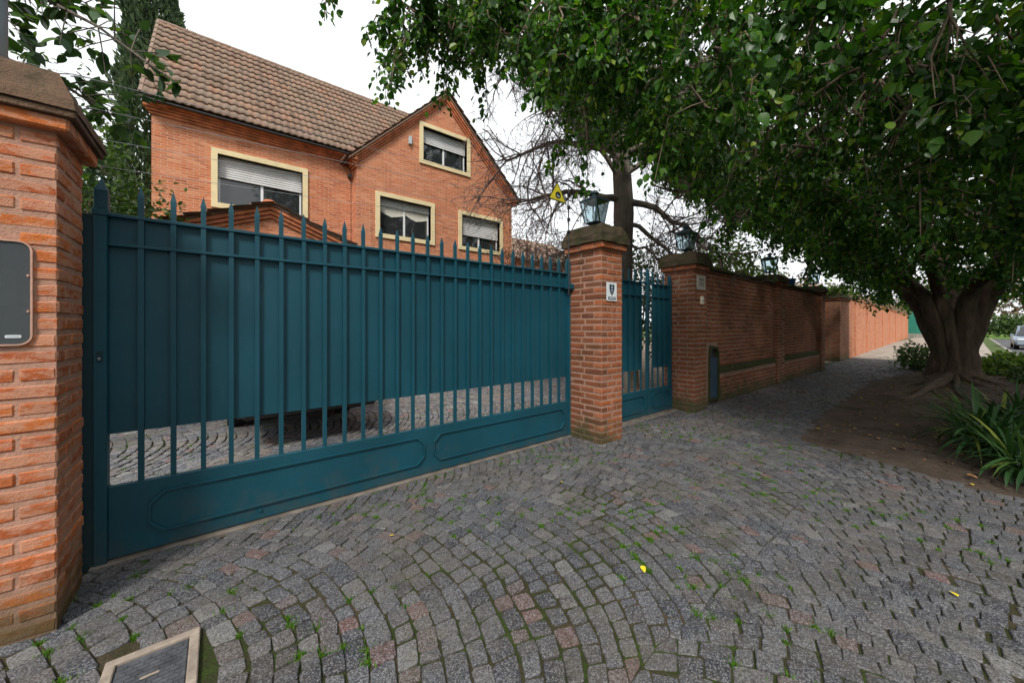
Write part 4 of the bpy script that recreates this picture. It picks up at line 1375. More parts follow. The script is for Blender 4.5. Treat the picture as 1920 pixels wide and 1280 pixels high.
# small fittings on the house
ab = BM().box(4.83, 4.93, QY - 0.09, QY - 0.002, 7.40, 7.66, 0.01).obj('alarm_box', 'pale_paint', hs_)
cm = BM()
cm.box(3.12, 3.17, HY - 0.16, HY - 0.002, 6.03, 6.08)
cm.lathe([(0.05, -0.26), (0.055, -0.12), (0.03, -0.10)], (3.12, HY, 6.05), 10, 'y')
cm.obj('flood_lamp', 'dark_metal', hs_)

# porch gable in front of the house
pc = thing('porch', 'low brick porch gable with stepped bands showing over the gate', 'porch')
PX, PZ, PY, PWD, PE = 0.93, 4.14, 10.0, 1.58, 3.52
BM().prism([(PX - PWD, -0.05), (PX + PWD, -0.05), (PX + PWD, PE), (PX, PZ), (PX - PWD, PE)], 'y', PY, PY + 0.25).obj('gable_wall', 'house_brick', pc)
s2 = (PZ - PE) / PWD
rake(pc, PX, PZ + 0.06, PX - PWD - 0.16, PE + 0.06 - 0.16 * s2, PX + PWD + 0.16, PE + 0.06 - 0.16 * s2, PY, 3, 0.085)
P = [(PX - PWD - 0.22, PE + 0.07 - 0.22 * s2), (PX, PZ + 0.07), (PX + PWD + 0.22, PE + 0.07 - 0.22 * s2), (PX + PWD + 0.22, PE + 0.10 - 0.22 * s2), (PX, PZ + 0.10), (PX - PWD - 0.22, PE + 0.10 - 0.22 * s2)]
prf = BM().prism(P, 'y', PY - 0.18, 11.99).obj('roof', 'tile', pc)
c2, q2 = math.cos(math.atan(s2)), math.sin(math.atan(s2))
l2 = (PWD + 0.26) / c2
tile_slope(prf, (PX - PWD - 0.26, 11.9, PE + 0.12 - 0.26 * s2), (0, -1, 0), (c2, 0, q2), 13, 5, 0.166, l2 / 5, lambda p: True, 0)
tile_slope(prf, (PX + PWD + 0.26, PY - 0.22, PE + 0.12 - 0.26 * s2), (0, 1, 0), (-c2, 0, q2), 13, 5, 0.166, l2 / 5, lambda p: True, 0)
BM().lathe([(0.12, PZ + 0.05), (0.135, PZ + 0.12), (0.135, PZ + 0.17), (0.10, PZ + 0.205), (0.03, PZ + 0.22)], (PX - 0.03, PY + 0.0, 0), 10).obj('ridge_cap', 'cornice', prf)
for x in (PX - PWD, PX + PWD - 0.25):
    BM().box(x, x + 0.25, PY + 0.251, 11.99, -0.05, PE).obj('side_wall', 'house_brick', pc)

# lower wing to the right, half hidden by the bare tree
wg = thing('house_wing', 'lower orange brick wing right of the gabled house behind bare branches', 'house')
wall_face(BM(), box4(9.5, 16.5, -0.05, 4.9), [box4(10.4, 11.1, 3.6, 4.5), box4(13.0, 14.2, 2.2, 3.4)], 14.2, 0.3).obj('wall', 'house_brick', wg)
BM().prism([(14.0, 4.85), (16.6, 6.6), (19.2, 4.85)], 'x', 9.4, 16.7).obj('roof', 'tile', wg)
for x0, x1, z0, z1 in ((10.4, 11.1, 3.6, 4.5), (13.0, 14.2, 2.2, 3.4)):
    wn = ring_mesh(BM(), box4(x0 - .1, x1 + .1, z0 - .1, z1 + .1), box4(x0, x1, z0, z1), 14.16, 14.4).obj('window', 'white', wg)
    BM().box(x0, x1, 14.3, 14.31, z0, z1).obj('pane', 'pale_paint', wn)

# ------------------------------------------------------------------ cars
def car(name, label, loc, rz, paintm, L=4.3, Wd=1.74, H=1.5, clear=0.28, group=None, over=0.78):
    c_ = thing(name, label, 'car', loc, group, rz)   # nose towards -y of its own frame
    hw = Wd / 2
    prof = [(-L / 2 + 0.05, clear + 0.05), (-L / 2, clear + 0.25), (-L / 2 + 0.06, 0.66), (-L / 2 + 0.35, 0.80), (-L / 2 + 1.15, 0.92), (L / 2 - 0.25, 0.98), (L / 2 - 0.02, 0.85), (L / 2, clear + 0.2), (L / 2 - 0.1, clear), (-L / 2 + 0.2, clear)]
    b = BM().prism(prof, 'x', -hw, hw)
    bmesh.ops.bevel(b.b, geom=b.b.edges[:], offset=0.05, segments=2, affect='EDGES')
    body = b.obj('body', paintm, c_, smooth=True)
    cb = BM()
    z0, z1 = 0.93, H
    a = [cb.b.verts.new(p) for p in ((-hw + .06, -L / 2 + 1.05, z0), (hw - .06, -L / 2 + 1.05, z0), (hw - .06, L / 2 - 0.35, z0), (-hw + .06, L / 2 - 0.35, z0))]
    d_ = [cb.b.verts.new(p) for p in ((-hw + .22, -L / 2 + 1.75, z1), (hw - .22, -L / 2 + 1.75, z1), (hw - .22, L / 2 - 0.95, z1), (-hw + .22, L / 2 - 0.95, z1))]
    cb.b.faces.new(a[::-1]); cb.b.faces.new(d_)
    for i in range(4):
        cb.b.faces.new((a[i], a[(i + 1) % 4], d_[(i + 1) % 4], d_[i]))
    bmesh.ops.bevel(cb.b, geom=cb.b.edges[:], offset=0.04, segments=2, affect='EDGES')
    cb.obj('cabin', paintm, c_, smooth=True)

    def quad(A_, B_, C_, D_, k=0.1, off=0.012):
        Pq = [Vector(x) for x in (A_, B_, C_, D_)]
        cen = sum(Pq, Vector()) / 4
        nn = (Pq[1] - Pq[0]).cross(Pq[3] - Pq[0]).normalized()
        g = BM()
        vs = [g.b.verts.new(cen + (p - cen) * (1 - k) + nn * off) for p in Pq]
        v2 = [g.b.verts.new(cen + (p - cen) * (1 - k) - nn * 0.02) for p in Pq]
        g.b.faces.new(vs)
        for i in range(4):
            g.b.faces.new((vs[i], v2[i], v2[(i + 1) % 4], vs[(i + 1) % 4]))
        return g
    Aa = [(-hw + .06, -L / 2 + 1.05, z0), (hw - .06, -L / 2 + 1.05, z0), (hw - .06, L / 2 - 0.35, z0), (-hw + .06, L / 2 - 0.35, z0)]
    Dd = [(-hw + .22, -L / 2 + 1.75, z1), (hw - .22, -L / 2 + 1.75, z1), (hw - .22, L / 2 - 0.95, z1), (-hw + .22, L / 2 - 0.95, z1)]
    for i, nm in enumerate(('windscreen', 'side_window', 'rear_window', 'side_window')):
        j = (i + 1) % 4
        quad(Aa[i], Aa[j], Dd[j], Dd[i], 0.14).obj(nm, 'glass', c_)
    for sx in (-1, 1):
        for yy in (-L / 2 + over, L / 2 - 0.82):
            w = BM().lathe([(0.20, -0.1), (0.30, -0.11), (0.32, -0.08), (0.32, 0.08), (0.30, 0.11), (0.20, 0.1)], (sx * (hw - 0.09), yy, 0.32), 20, 'x').obj('wheel', 'rubber', c_, smooth=True)
            BM().lathe([(0.19, -0.115), (0.20, -0.09), (0.20, 0.09), (0.19, 0.115)], (sx * (hw - 0.09), yy, 0.32), 12, 'x').obj('rim', 'rim', w)
        BM().box(sx * (hw - .30) - .2, sx * (hw - .30) + .2, -L / 2 - 0.01, -L / 2 + 0.2, 0.60, 0.74, 0.03).obj('headlight', 'lamp_lens', c_)
        BM().box(sx * (hw + .06) - .08, sx * (hw + .06) + .08, -L / 2 + 1.35, -L / 2 + 1.45, 0.93, 1.05, 0.02).obj('mirror', paintm, c_)
    BM().box(-hw + .08, hw - .08, -L / 2 - 0.04, -L / 2 + 0.1, clear + 0.02, clear + 0.24, 0.03).obj('bumper', paintm, c_)
    BM().box(-0.4, 0.4, -L / 2 - 0.025, -L / 2 + 0.05, 0.58, 0.70, 0.01).obj('grille', 'dark_metal', c_)
    BM().box(-hw + .15, hw - .15, -L / 2 + .3, L / 2 - .3, clear - 0.06, clear + 0.02).obj('underbody', 'rubber', c_)
    return c_


car('parked_car', 'black car standing just behind the driveway gate, its underside showing below the sheet', (0.95, 7.55, 0.0), 0, 'black_paint', 4.8, 1.66, 1.7, 0.40, over=1.75)
car('street_car', 'silver blue car on the street at the right edge', (44.6, -2.85, -0.145), R(-90), 'silver_paint', 4.6, 1.85, 1.62, 0.30)

# ------------------------------------------------------------------ vegetation
def blob_points(n, c, r, shell=0.55, lump=0.35, seed=0.0, zmin=None):
    d = unit(nr.normal(size=(n, 3)))
    rr = (shell + (1 - shell) * nr.random(n)) ** 0.7
    lum = np.array([mnoise.noise(Vector((q[0] * 2.2 + seed, q[1] * 2.2, q[2] * 2.2 + seed))) for q in d])
    P = np.array(c) + d * np.array(r) * (rr * (1 + lump * lum * 1.6))[:, None]
    if zmin is not None:
        k = P[:, 2] > zmin
        P, d = P[k], d[k]
    return P, d


def shrub(name, label, cat, base, c, r, n, size, mat, group=None, lump=0.4, width=0.55, stems=8):
    th = thing(name, label, cat, (0, 0, 0), group)
    P, d = blob_points(n, c, r, 0.35, lump, base[0] * 3.1 + base[1], base[2] + 0.02)
    k = len(P)
    m = leaf_mesh('foliage', P, d * 0.7 + nr.normal(size=(k, 3)) * 0.7 + np.array([0, 0, -0.25]), d * 0.5 + nr.normal(size=(k, 3)) * 0.5 + np.array([0, 0, 0.7]), nr.uniform(0.65, 1.25, k) * size, width)
    link('crown', m, mat, th, kind='stuff')
    pol = []
    for i in range(stems):
        e = np.array(c) + unit(nr.normal(size=3)) * np.array(r) * 0.75
        e[2] = max(e[2], base[2] + 0.15)
        a = np.array(base) + np.array([rng.uniform(-.1, .1), rng.uniform(-.1, .1), -0.05])
        mid = (a + e) / 2 + np.array([rng.uniform(-.15, .15) * r[0], rng.uniform(-.15, .15) * r[1], 0.1])
        w = 0.012 + 0.012 * max(r)
        pol.append((np.array([a, mid, e]), np.array([w, w * 0.7, w * 0.25])))
    for lb_ in pol:
        tubes('stem', [lb_], 5, 'twig', th)
    return th


# --- the big fig ------------------------------------------------------------
TX, TY = 15.4, 0.25
fig = thing('fig_tree', 'huge spreading fig tree with a fluted multi-stemmed trunk on the pavement', 'tree', (0, 0, 0))
ECX, ECY, EA, EB = 12.6, 0.4, 10.3, 8.3


def er(x, y):
    a = math.atan2((y - ECY) / EB, (x - ECX) / EA)
    k = 1 + 0.10 * math.sin(3 * a + 1.0) + 0.06 * math.sin(7 * a + 2.0)
    return math.hypot((x - ECX) / EA, (y - ECY) / EB) / k


def zlow(x, y):
    """underside of the crown: low round the trunk, rising towards the garden and the tips"""
    k = 0.84 * max(0.0, y - 1.8) + 0.25 * max(0.0, -y - 2.0)
    return 2.5 + k - 0.075 * (x - 11.8) + 0.25 * mnoise.noise(Vector((x * 0.55, y * 0.55, 1.0)))


trunk_polys = []
nodes = []                                     # skeleton the twigs grow from
stems = [((0.05, 0.27), (0.0, 0.80), (-1.3, 3.2), 0.25), ((0.0, -0.24), (0.1, -0.56), (-1.0, -2.8), 0.27), ((-0.20, 0.02), (-0.25, 0.24), (-4.6, 0.8), 0.21),
         ((0.25, 0.05), (0.7, 0.05), (3.2, 0.6), 0.27), ((-0.14, -0.16), (-0.2, -0.22), (-3.6, -2.6), 0.22), ((-0.14, 0.20), (-0.28, 0.52), (-3.6, 3.4), 0.21), ((0.18, 0.2), (0.4, 0.6), (1.6, 3.2), 0.22)]
for (bx, by), (mx_, my_), (ex_, ey_), r0 in stems:
    bx, by, r0 = bx * 0.82, by * 0.82, r0 * 0.84
    pts = [np.array([TX + bx * 1.25, TY + by * 1.2, -0.12]), np.array([TX + bx * 1.02, TY + by * 1.0, 0.28]), np.array([TX + bx * 0.95 + mx_ * 0.1, TY + by * 0.95, 0.8]), np.array([TX + bx * 0.6 + mx_ * 0.45, TY + by * 0.6 + my_ * 0.42, 1.5]),
           np.array([TX + mx_, TY + my_, 2.4]), np.array([TX + mx_ * 0.6 + ex_ * 0.45, TY + my_ * 0.6 + ey_ * 0.45, 3.7]), np.array([TX + ex_, TY + ey_, 4.8])]
    far_ = np.array([TX + ex_ * 1.6, TY + ey_ * 1.6, 5.5])
    pts.append(far_)
    rad = np.array([r0 * 1.75, r0 * 1.22, r0, r0 * 0.95, r0 * 0.82, r0 * 0.62, r0 * 0.42, 0.015])
    # smooth and roughen
    P_ = np.array(pts)
    tt = np.linspace(0, len(P_) - 1, 44)
    PP = np.stack([np.interp(tt, np.arange(len(P_)), P_[:, k]) for k in range(3)], 1)
    for _ in range(2):
        PP[1:-1] = (PP[:-2] + 2 * PP[1:-1] + PP[2:]) / 4
    RR = np.interp(tt, np.arange(len(P_)), rad) * (1 + 0.07 * np.sin(tt * 5 + bx * 20))
    trunk_polys.append((PP, RR))
    for k in range(20, 43):
        nodes.append((PP[k], RR[k]))
V, Q = tube_arrays(trunk_polys, 30)
for k in range(len(V)):
    n_ = mnoise.noise_vector(Vector((V[k][0] * 2.4, V[k][1] * 2.4, V[k][2] * 0.9)))
    V[k] += np.array(n_) * 0.06 + np.array(mnoise.noise_vector(Vector((V[k][0] * 8, V[k][1] * 8, V[k][2] * 1.3)))) * 0.032 + np.array(mnoise.noise_vector(Vector((V[k][0] * 22, V[k][1] * 22, V[k][2] * 4)))) * 0.008
link('trunk', np_mesh('trunk', V, quads=Q, smooth=True), 'bark', fig)
# surface roots
rp = []
for (a, l_, w) in ((164, 5.4, 0.12), (158, 4.4, 0.13), (169, 4.9, 0.08), (150, 3.4, 0.11), (172, 3.0, 0.09), (205, 2.6, 0.10), (120, 2.0, 0.09), (240, 1.8, 0.1), (20, 1.6, 0.1), (135, 2.9, 0.07), (185, 4.2, 0.07)):
    ca_, sa_ = math.cos(R(a)), math.sin(R(a))
    pts = []
    for s in np.linspace(0, 1, 9):
        dd = 0.35 + l_ * s
        x, y = TX + ca_ * dd + 0.16 * math.sin(s * 7 + a) * s, TY + sa_ * dd * (0.5 if sa_ > 0 else 0.6) + 0.14 * math.sin(s * 5 + a * 2) * s
        pts.append(np.array([x, y, 0.16 * (1 - s) ** 2 + 0.035 - 0.05 * s]))
    rp.append((np.array(pts), w * 0.72 * np.linspace(1.2, 0.35, 9)))
for lb_ in rp:
    tubes('surface_root', [lb_], 8, 'bark', fig)

# secondary limbs reaching through the whole crown
limbs = []
for i in range(46):
    while True:
        x, y = rng.uniform(ECX - EA, ECX + EA * 0.8), rng.uniform(ECY - EB, ECY + EB)
        if 0.35 < er(x, y) < 0.93:
            break
    e = np.array([x, y, zlow(x, y) + rng.uniform(1.2, 2.8)])
    j = min(range(len(nodes)), key=lambda q: np.linalg.norm(nodes[q][0] - e) + 0.15 * rng.random())
    a, ra = nodes[j]
    ra = min(ra * 0.6, 0.13)
    m1 = a + (e - a) * 0.35 + np.array([rng.uniform(-.3, .3), rng.uniform(-.3, .3), 0.45])
    m2 = a + (e - a) * 0.7 + np.array([rng.uniform(-.3, .3), rng.uniform(-.3, .3), 0.35])
    s = np.linspace(0, 1, 9)[:, None]
    PP = (1 - s) ** 3 * a + 3 * (1 - s) ** 2 * s * m1 + 3 * (1 - s) * s ** 2 * m2 + s ** 3 * e
    limbs.append((PP, ra * np.linspace(1, 0.3, 9)))
    for k in range(2, 9):
        nodes.append((PP[k], ra * (1 - 0.08 * k)))
for lb_ in limbs:
    tubes('limb', [lb_], 8, 'bark', fig)

# sprays: drooping twigs that carry the leaves
sprays = []
while len(sprays) < 3250:
    x, y = rng.uniform(ECX - EA * 1.15, ECX + EA * 0.85), rng.uniform(ECY - EB * 1.15, ECY + EB * 1.15)
    r = er(x, y)
    if r > 1.0 or (x > 16.5 and rng.random() < 0.6):
        continue
    h0 = zlow(x, y)
    top = 1.2 + 3.0 * math.sqrt(max(0, 1 - r * r))
    z_ = h0 + 0.62 + top * rng.random() ** 1.35
    if (math.hypot(x - TX, y - TY) < 1.0 and z_ < 3.6) or np.linalg.norm(np.array([x, y, z_ - 0.3]) - CAM) < 4.1:
        continue
    sprays.append((np.array([x, y, z_]), rng.uniform(0.55, 0.95), int(rng.uniform(84, 128))))
# low hanging sprays near the pavement edge of the crown
for (x, y, z_, l_, n_) in ((6.0, 0.35, 3.3, 1.0, 70), (5.8, 0.45, 2.9, 0.8, 46), (6.3, 0.2, 3.6, 0.9, 60), (5.4, 0.9, 3.7, 0.8, 60), (6.8, -0.1, 3.3, 0.9, 60), (7.6, -0.4, 3.1, 0.8, 60), (5.2, 0.1, 3.8, 0.8, 55), (4.7, 0.5, 3.9, 0.7, 50),
                           (3.9, 3.3, 4.5, 0.9, 80), (4.0, 3.45, 4.25, 0.8, 66), (3.8, 3.1, 4.9, 0.8, 70), (2.05, 4.7, 5.55, 0.9, 62), (1.95, 4.85, 5.2, 0.85, 50), (2.3, 4.6, 5.9, 0.8, 60), (2.6, 4.6, 5.7, 0.8, 60), (3.0, 4.5, 5.5, 0.8, 70), (2.9, 4.9, 5.9, 0.8, 60), (1.3, 5.2, 6.15, 0.6, 26), (1.15, 5.3, 5.95, 0.5, 16), (1.7, 5.0, 6.3, 0.7, 40),
                           (8.8, 1.6, 3.0, 0.8, 80), (9.4, 2.3, 3.1, 0.8, 80), (8.2, 3.0, 3.6, 0.8, 80), (9.0, 3.4, 3.6, 0.8, 80), (10.5, 1.9, 3.0, 0.9, 80), (11.3, 1.5, 2.9, 0.9, 80), (12.4, 1.3, 2.8, 0.9, 70), (10.4, -0.5, 2.9, 0.8, 70), (11.5, -0.9, 2.8, 0.9, 70), (13.2, 1.1, 2.7, 0.7, 50), (13.0, -0.6, 2.8, 0.8, 60), (9.3, -0.2, 3.0, 0.8, 70)):
    sprays.append((np.array([x, y, z_]), l_, n_))
for _ in range(34):                                   # the leading tip of the crown towards the house
    a_ = rng.random()
    sprays.append((np.array([1.75 + 1.5 * a_ + rng.uniform(-.25, .25), 4.9 - 0.5 * a_ + rng.uniform(-.5, .7), 5.75 - 0.25 * a_ + rng.uniform(-.1, 1.0)]), rng.uniform(0.5, 0.85), rng.randint(55, 95)))
twigs = []
LP, LD, LN, LS = [], [], [], []
NP_ = np.array([q[0] for q in nodes])
for (s0, l_, n_) in sorted(sprays, key=lambda q: math.hypot(q[0][0] - TX, q[0][1] - TY)):
    dj = np.linalg.norm(NP_ - s0, axis=1) + np.where(NP_[:, 2] < s0[2] - 0.8, 0.5, 0)
    j = int(np.argmin(dj))
    a = NP_[j]
    out = unit(np.array([s0[0] - a[0], s0[1] - a[1], 0.0]) + nr.normal(size=3) * 0.25)
    az = rng.uniform(0, 6.28)
    dirx = unit(out * 0.6 + np.array([math.cos(az), math.sin(az), 0]) * 0.5)
    tip = s0 + dirx * l_ * 0.55 + np.array([0, 0, -l_ * rng.uniform(0.45, 0.85)])
    mid = s0 + dirx * l_ * 0.35 + np.array([0, 0, -l_ * 0.10])
    main_ = np.array([a, a + (s0 - a) * 0.5 + np.array([rng.uniform(-.1, .1), rng.uniform(-.1, .1), 0.12]), s0, mid, tip])
    far0 = np.linalg.norm(s0 - CAM)
    rt = 0.011 if far0 < 6 else 0.013
    twigs.append((main_, np.array([rt * 1.7, rt * 1.3, rt, rt * 0.7, rt * 0.3])))
    if dj[j] > 0.35:
        NP_ = np.vstack([NP_, s0[None]])
    tt = nr.random(n_) ** 0.8
    q0, q1, q2 = s0, mid, tip
    C_ = (1 - tt)[:, None] ** 2 * q0 + 2 * ((1 - tt) * tt)[:, None] * q1 + (tt ** 2)[:, None] * q2
    # side twiglets
    k3 = 5
    offs = unit(nr.normal(size=(k3, 3)) * np.array([1, 1, 0.5])) * nr.uniform(0.12, 0.36, (k3, 1)) * l_
    w_i = nr.integers(0, k3, n_)
    st = nr.random(n_)[:, None]
    Pn = C_ + offs[w_i] * st + np.array([0, 0, -0.10]) * st * l_ + nr.normal(size=(n_, 3)) * 0.03
    if far0 < 9:
        for k in range(k3):
            b0 = (1 - .5) ** 2 * q0 + .5 * q1 + .25 * q2 + (q2 - q0) * rng.uniform(-.25, .3)
            twigs.append((np.array([b0, b0 + offs[k] * 0.6, b0 + offs[k] + np.array([0, 0, -.1 * l_])]), np.array([0.006, 0.0045, 0.002])))
    LP.append(Pn)
    LD.append(unit(offs[w_i]) * 0.5 + nr.normal(size=(n_, 3)) * 0.45 + np.array([0, 0, -0.75]))
    LN.append(nr.normal(size=(n_, 3)) * 0.55 + np.array([0, 0, 0.9]) + dirx * 0.2)
    LS.append(0.045 + 0.075 * nr.random(n_) ** 0.8)
LP, LD, LN, LS = map(np.concatenate, (LP, LD, LN, LS))
LP = LP + 0.0
tubes('twig', twigs, 4, 'twig', fig, kind='stuff')
# bare hanging twigs that catch the light in front of the dark crown
bare = []
for (x, y, z_, n_) in ((5.0, 1.15, 4.3, 8), (5.2, 0.95, 4.2, 8), (5.9, 0.4, 3.9, 5), (4.6, 0.1, 4.0, 5), (6.4, 0.0, 3.7, 5), (5.4, 0.6, 4.1, 6)):
    a = np.array([x, y, z_])
    root = np.array([x + 0.5, y - 0.1, z_ + 0.9])
    bare.append((np.array([root, a + (root - a) * 0.4 + np.array([-.08, .05, 0]), a]), np.array([0.022, 0.017, 0.013])))
    for k in range(n_):
        d_ = unit(np.array([rng.uniform(-.7, .7), rng.uniform(-.7, .7), -0.9]))
        L_ = rng.uniform(0.35, 0.8)
        p1 = a + d_ * L_ * 0.45
        p2 = p1 + unit(d_ + np.array([rng.uniform(-.4, .4), rng.uniform(-.4, .4), -.3])) * L_ * 0.5
        bare.append((np.array([a, p1, p2]), np.array([0.010, 0.007, 0.003])))
        p3 = p1 + unit(d_ + np.array([rng.uniform(-.8, .8), rng.uniform(-.8, .8), -.1])) * L_ * 0.35
        bare.append((np.array([p1, (p1 + p3) / 2, p3]), np.array([0.006, 0.005, 0.002])))
tubes('hanging_twig', bare, 5, 'twig', fig, kind='stuff')
# the leaves: the 300 that show largest one by one, the rest as one mass
keys = np.array([cam_key(p) for p in LP])
order = np.argsort(keys)
big, rest = order[:300], order[300:]
crown = link('crown', leaf_mesh('fig_leaves', LP[rest], LD[rest], LN[rest], LS[rest], 0.66), 'leaf_fig', fig, kind='stuff')


def one_leaf(name, w=0.66, fold=0.13, droop=0.16, n=6):
    V, Q = [], []
    for i in range(n + 1):
        s = i / n
        hw = w / 2 * math.sin(math.pi * min(1, s * 0.97 + 0.03) ** 0.72) ** 0.8 if 0 < i < n else 0.012
        zc = -droop * s * s
        V += [(s, -hw, zc + fold * hw), (s, 0, zc), (s, hw, zc + fold * hw)]
    for i in range(n):
        for k in range(2):
            Q.append((i * 3 + k, i * 3 + k + 1, i * 3 + k + 4, i * 3 + k + 3))
    return np_mesh(name, np.array(V), quads=np.array(Q), smooth=True)


def leaf_objects(parent, P, D, N, S, mat, variants):
    for p, d, n_, s in zip(P, unit(D), N, S):
        y_ = unit(np.cross(n_, d))
        z_ = np.cross(d, y_)
        o = link('leaf', variants[rng.randrange(len(variants))], None, parent)
        mtx = Matrix((d, y_, z_)).transposed().to_4x4()
        o.matrix_world = Matrix.Translation(Vector(p)) @ mtx @ Matrix.Diagonal((s, s, s, 1))


FV = []
for k in range(4):
    m = one_leaf('leaf_%d' % k, 0.60 + 0.05 * k, 0.10 + 0.05 * k, 0.08 + 0.06 * k)
    m.materials.append(M['leaf_fig'])
    FV.append(m)
leaf_objects(crown, LP[big], LD[big], LN[big], LS[big] * 1.05, 'leaf_fig', FV)

# --- bare swamp-cypress style tree in the garden -----------------------------
bt_ = thing('bare_tree', 'bare grey-barked tree with drooping fine twigs behind the narrow gate', 'tree')
B0 = np.array([8.0, 5.5, 0.0])
tk = np.array([B0 + np.array([0.0, 0, -0.1]), B0 + np.array([0.02, 0.0, 0.6]), B0 + np.array([0.02, 0.05, 2.5]), B0 + np.array([0.05, 0.0, 4.5]), B0 + np.array([0.0, 0.1, 6.5]), B0 + np.array([0.1, 0.0, 8.5]), B0 + np.array([0.0, 0.1, 11.0])])
tr_r = np.array([0.42, 0.30, 0.26, 0.24, 0.20, 0.14, 0.04])
ti = np.linspace(0, 6, 30)
TKP = np.stack([np.interp(ti, range(7), tk[:, k]) for k in range(3)], 1)
V, Q = tube_arrays([(TKP, np.interp(ti, range(7), tr_r))], 14)
for k in range(len(V)):
    V[k] += np.array(mnoise.noise_vector(Vector((V[k][0] * 4, V[k][1] * 4, V[k][2] * 1.4)))) * 0.035
link('trunk', np_mesh('trunk', V, quads=Q, smooth=True), 'bark_bare', bt_)
rx, ry = np.array([0.7806, -0.6250, 0]), np.array([0.625, 0.7806, 0])
LIMB = [(5.9, -1, 2.9, 0.5, -0.9, .085), (4.7, -1, 2.7, 0.05, -0.5, .085), (5.2, -1, 2.0, 1.2, 0.5, .06), (3.9, -1, 2.4, -0.1, -1.2, .05), (6.8, -1, 2.8, 1.0, 0.4, .07), (7.6, -1, 2.2, 0.9, 0.2, .06), (3.2, -1, 2.1, 0.1, -0.5, .04),
        (4.7, 1, 2.1, -0.2, -1.5, .085), (5.3, 1, 1.9, 0.6, 0.2, .07), (4.2, 1, 1.8, -0.5, -1.6, .06), (5.9, 1, 2.3, 0.5, -0.6, .07), (6.6, 1, 2.4, 0.7, 0.3, .06), (7.4, 1, 2.0, 0.9, 0.4, .05), (3.6, 1, 1.5, -.2, -.8, .04)]
limbs, tw = [], []


def grow(p, d, L_, r, lev):
    n = 5 if lev < 2 else 3
    pts = [p]
    dd = d.copy()
    for i in range(n):
        dd = unit(dd + nr.normal(size=3) * (0.16 if lev < 2 else 0.28) + np.array([0, 0, -0.07 if lev else 0.0]))
        pts.append(pts[-1] + dd * L_ / n)
    (limbs if lev == 0 else tw).append((np.array(pts), r * np.linspace(1, 0.45, n + 1)))
    if lev >= 3:
        return
    for k in range({0: 6, 1: 6, 2: 5}[lev]):
        i = rng.randint(1, n)
        q = unit(dd * 0.6 + nr.normal(size=3) * 0.75 + np.array([0, 0, -0.22]))
        grow(pts[i], q, L_ * rng.uniform(0.38, 0.62), max(r * 0.42, 0.0050), lev + 1)


for (z_, sgn, L_, up, end, r) in LIMB:
    for yy in (rng.uniform(-0.5, 0.1), ):
        p0 = np.array([np.interp(z_, TKP[:, 2], TKP[:, k]) for k in range(3)])
        d0 = unit(rx * sgn + ry * yy)
        s = np.linspace(0, 1, 10)
        arch = up * np.sin(s * math.pi * 0.6) + end * s ** 2 * 0.9
        pts = p0 + d0 * (L_ * s)[:, None] + np.array([0, 0, 1.0]) * arch[:, None] + nr.normal(size=(10, 3)) * 0.035
        limbs.append((pts, r * np.linspace(1.15, 0.3, 10)))
        for k in range(3, 10):
            for _ in range(4 if sgn < 0 else 3):
                q = unit(d0 * 0.5 + nr.normal(size=3) * 0.65 + np.array([0, 0, rng.choice((-0.5, -0.3, 0.3))]))
                grow(pts[k], q, rng.uniform(0.6, 1.4), max(r * 0.28, 0.009), 1)
for lb_ in limbs:
    tubes('limb', [lb_], 7, 'bark_bare', bt_)
tubes('twig', tw, 3, 'twig_bare', bt_, kind='stuff')
# seed balls and last leaves
pick = [tw[i] for i in nr.integers(0, len(tw), 900)]
P = np.array([q[0][-1] for q in pick]) + nr.normal(size=(900, 3)) * 0.03
link('seed_ball', leaf_mesh('seed_balls', P, nr.normal(size=(900, 3)), nr.normal(size=(900, 3)), nr.uniform(0.03, 0.055, 900), 0.9), 'twig_bare', bt_, kind='stuff')

# rusty conifer spray left of the pillar
rs = shrub('rust_shrub', 'rust brown dying conifer between the house and the pillar', 'shrub', (7.3, 8.4, 0), (7.3, 8.4, 3.3), (1.0, 0.8, 1.5), 1500, 0.09, 'leaf_rust', None, 0.8, 0.3, 14)

# --- cypress by the house ----------------------------------------------------
cy = thing('cypress_tree', 'tall narrow dark green cypress behind the left end of the house', 'tree')
n = 30000
CX, CY_ = -1.95, 19.6
hz = nr.random(n) ** 0.9
zc = 0.4 + hz * 16.5
prof = 1.12 * np.sin(np.pi * np.clip(hz * 0.82 + 0.16, 0, 1)) ** 0.55
an = nr.random(n) * 2 * np.pi
lum = np.array([mnoise.noise(Vector((math.cos(a) * 1.6, math.sin(a) * 1.6, z_ * 0.9))) for a, z_ in zip(an, zc)])
rr = prof * (0.55 + 0.45 * np.sqrt(nr.random(n))) * (1 + 0.45 * lum)
P = np.column_stack([CX + rr * np.cos(an), CY_ + rr * np.sin(an), zc])
dout = np.column_stack([np.cos(an), np.sin(an), np.zeros(n)])
link('crown', leaf_mesh('cypress_sprays', P, dout * 0.55 + np.array([0, 0, 1.0]) + nr.normal(size=(n, 3)) * 0.3, dout + nr.normal(size=(n, 3)) * 0.6, nr.uniform(0.12, 0.28, n), 0.34), 'leaf_cypress', cy, kind='stuff')
BM().lathe([(0.3, -0.1), (0.22, 2.0), (0.12, 8.0), (0.03, 16.0)], (CX, CY_, 0), 10).obj('trunk', 'bark_bare', cy, smooth=True)

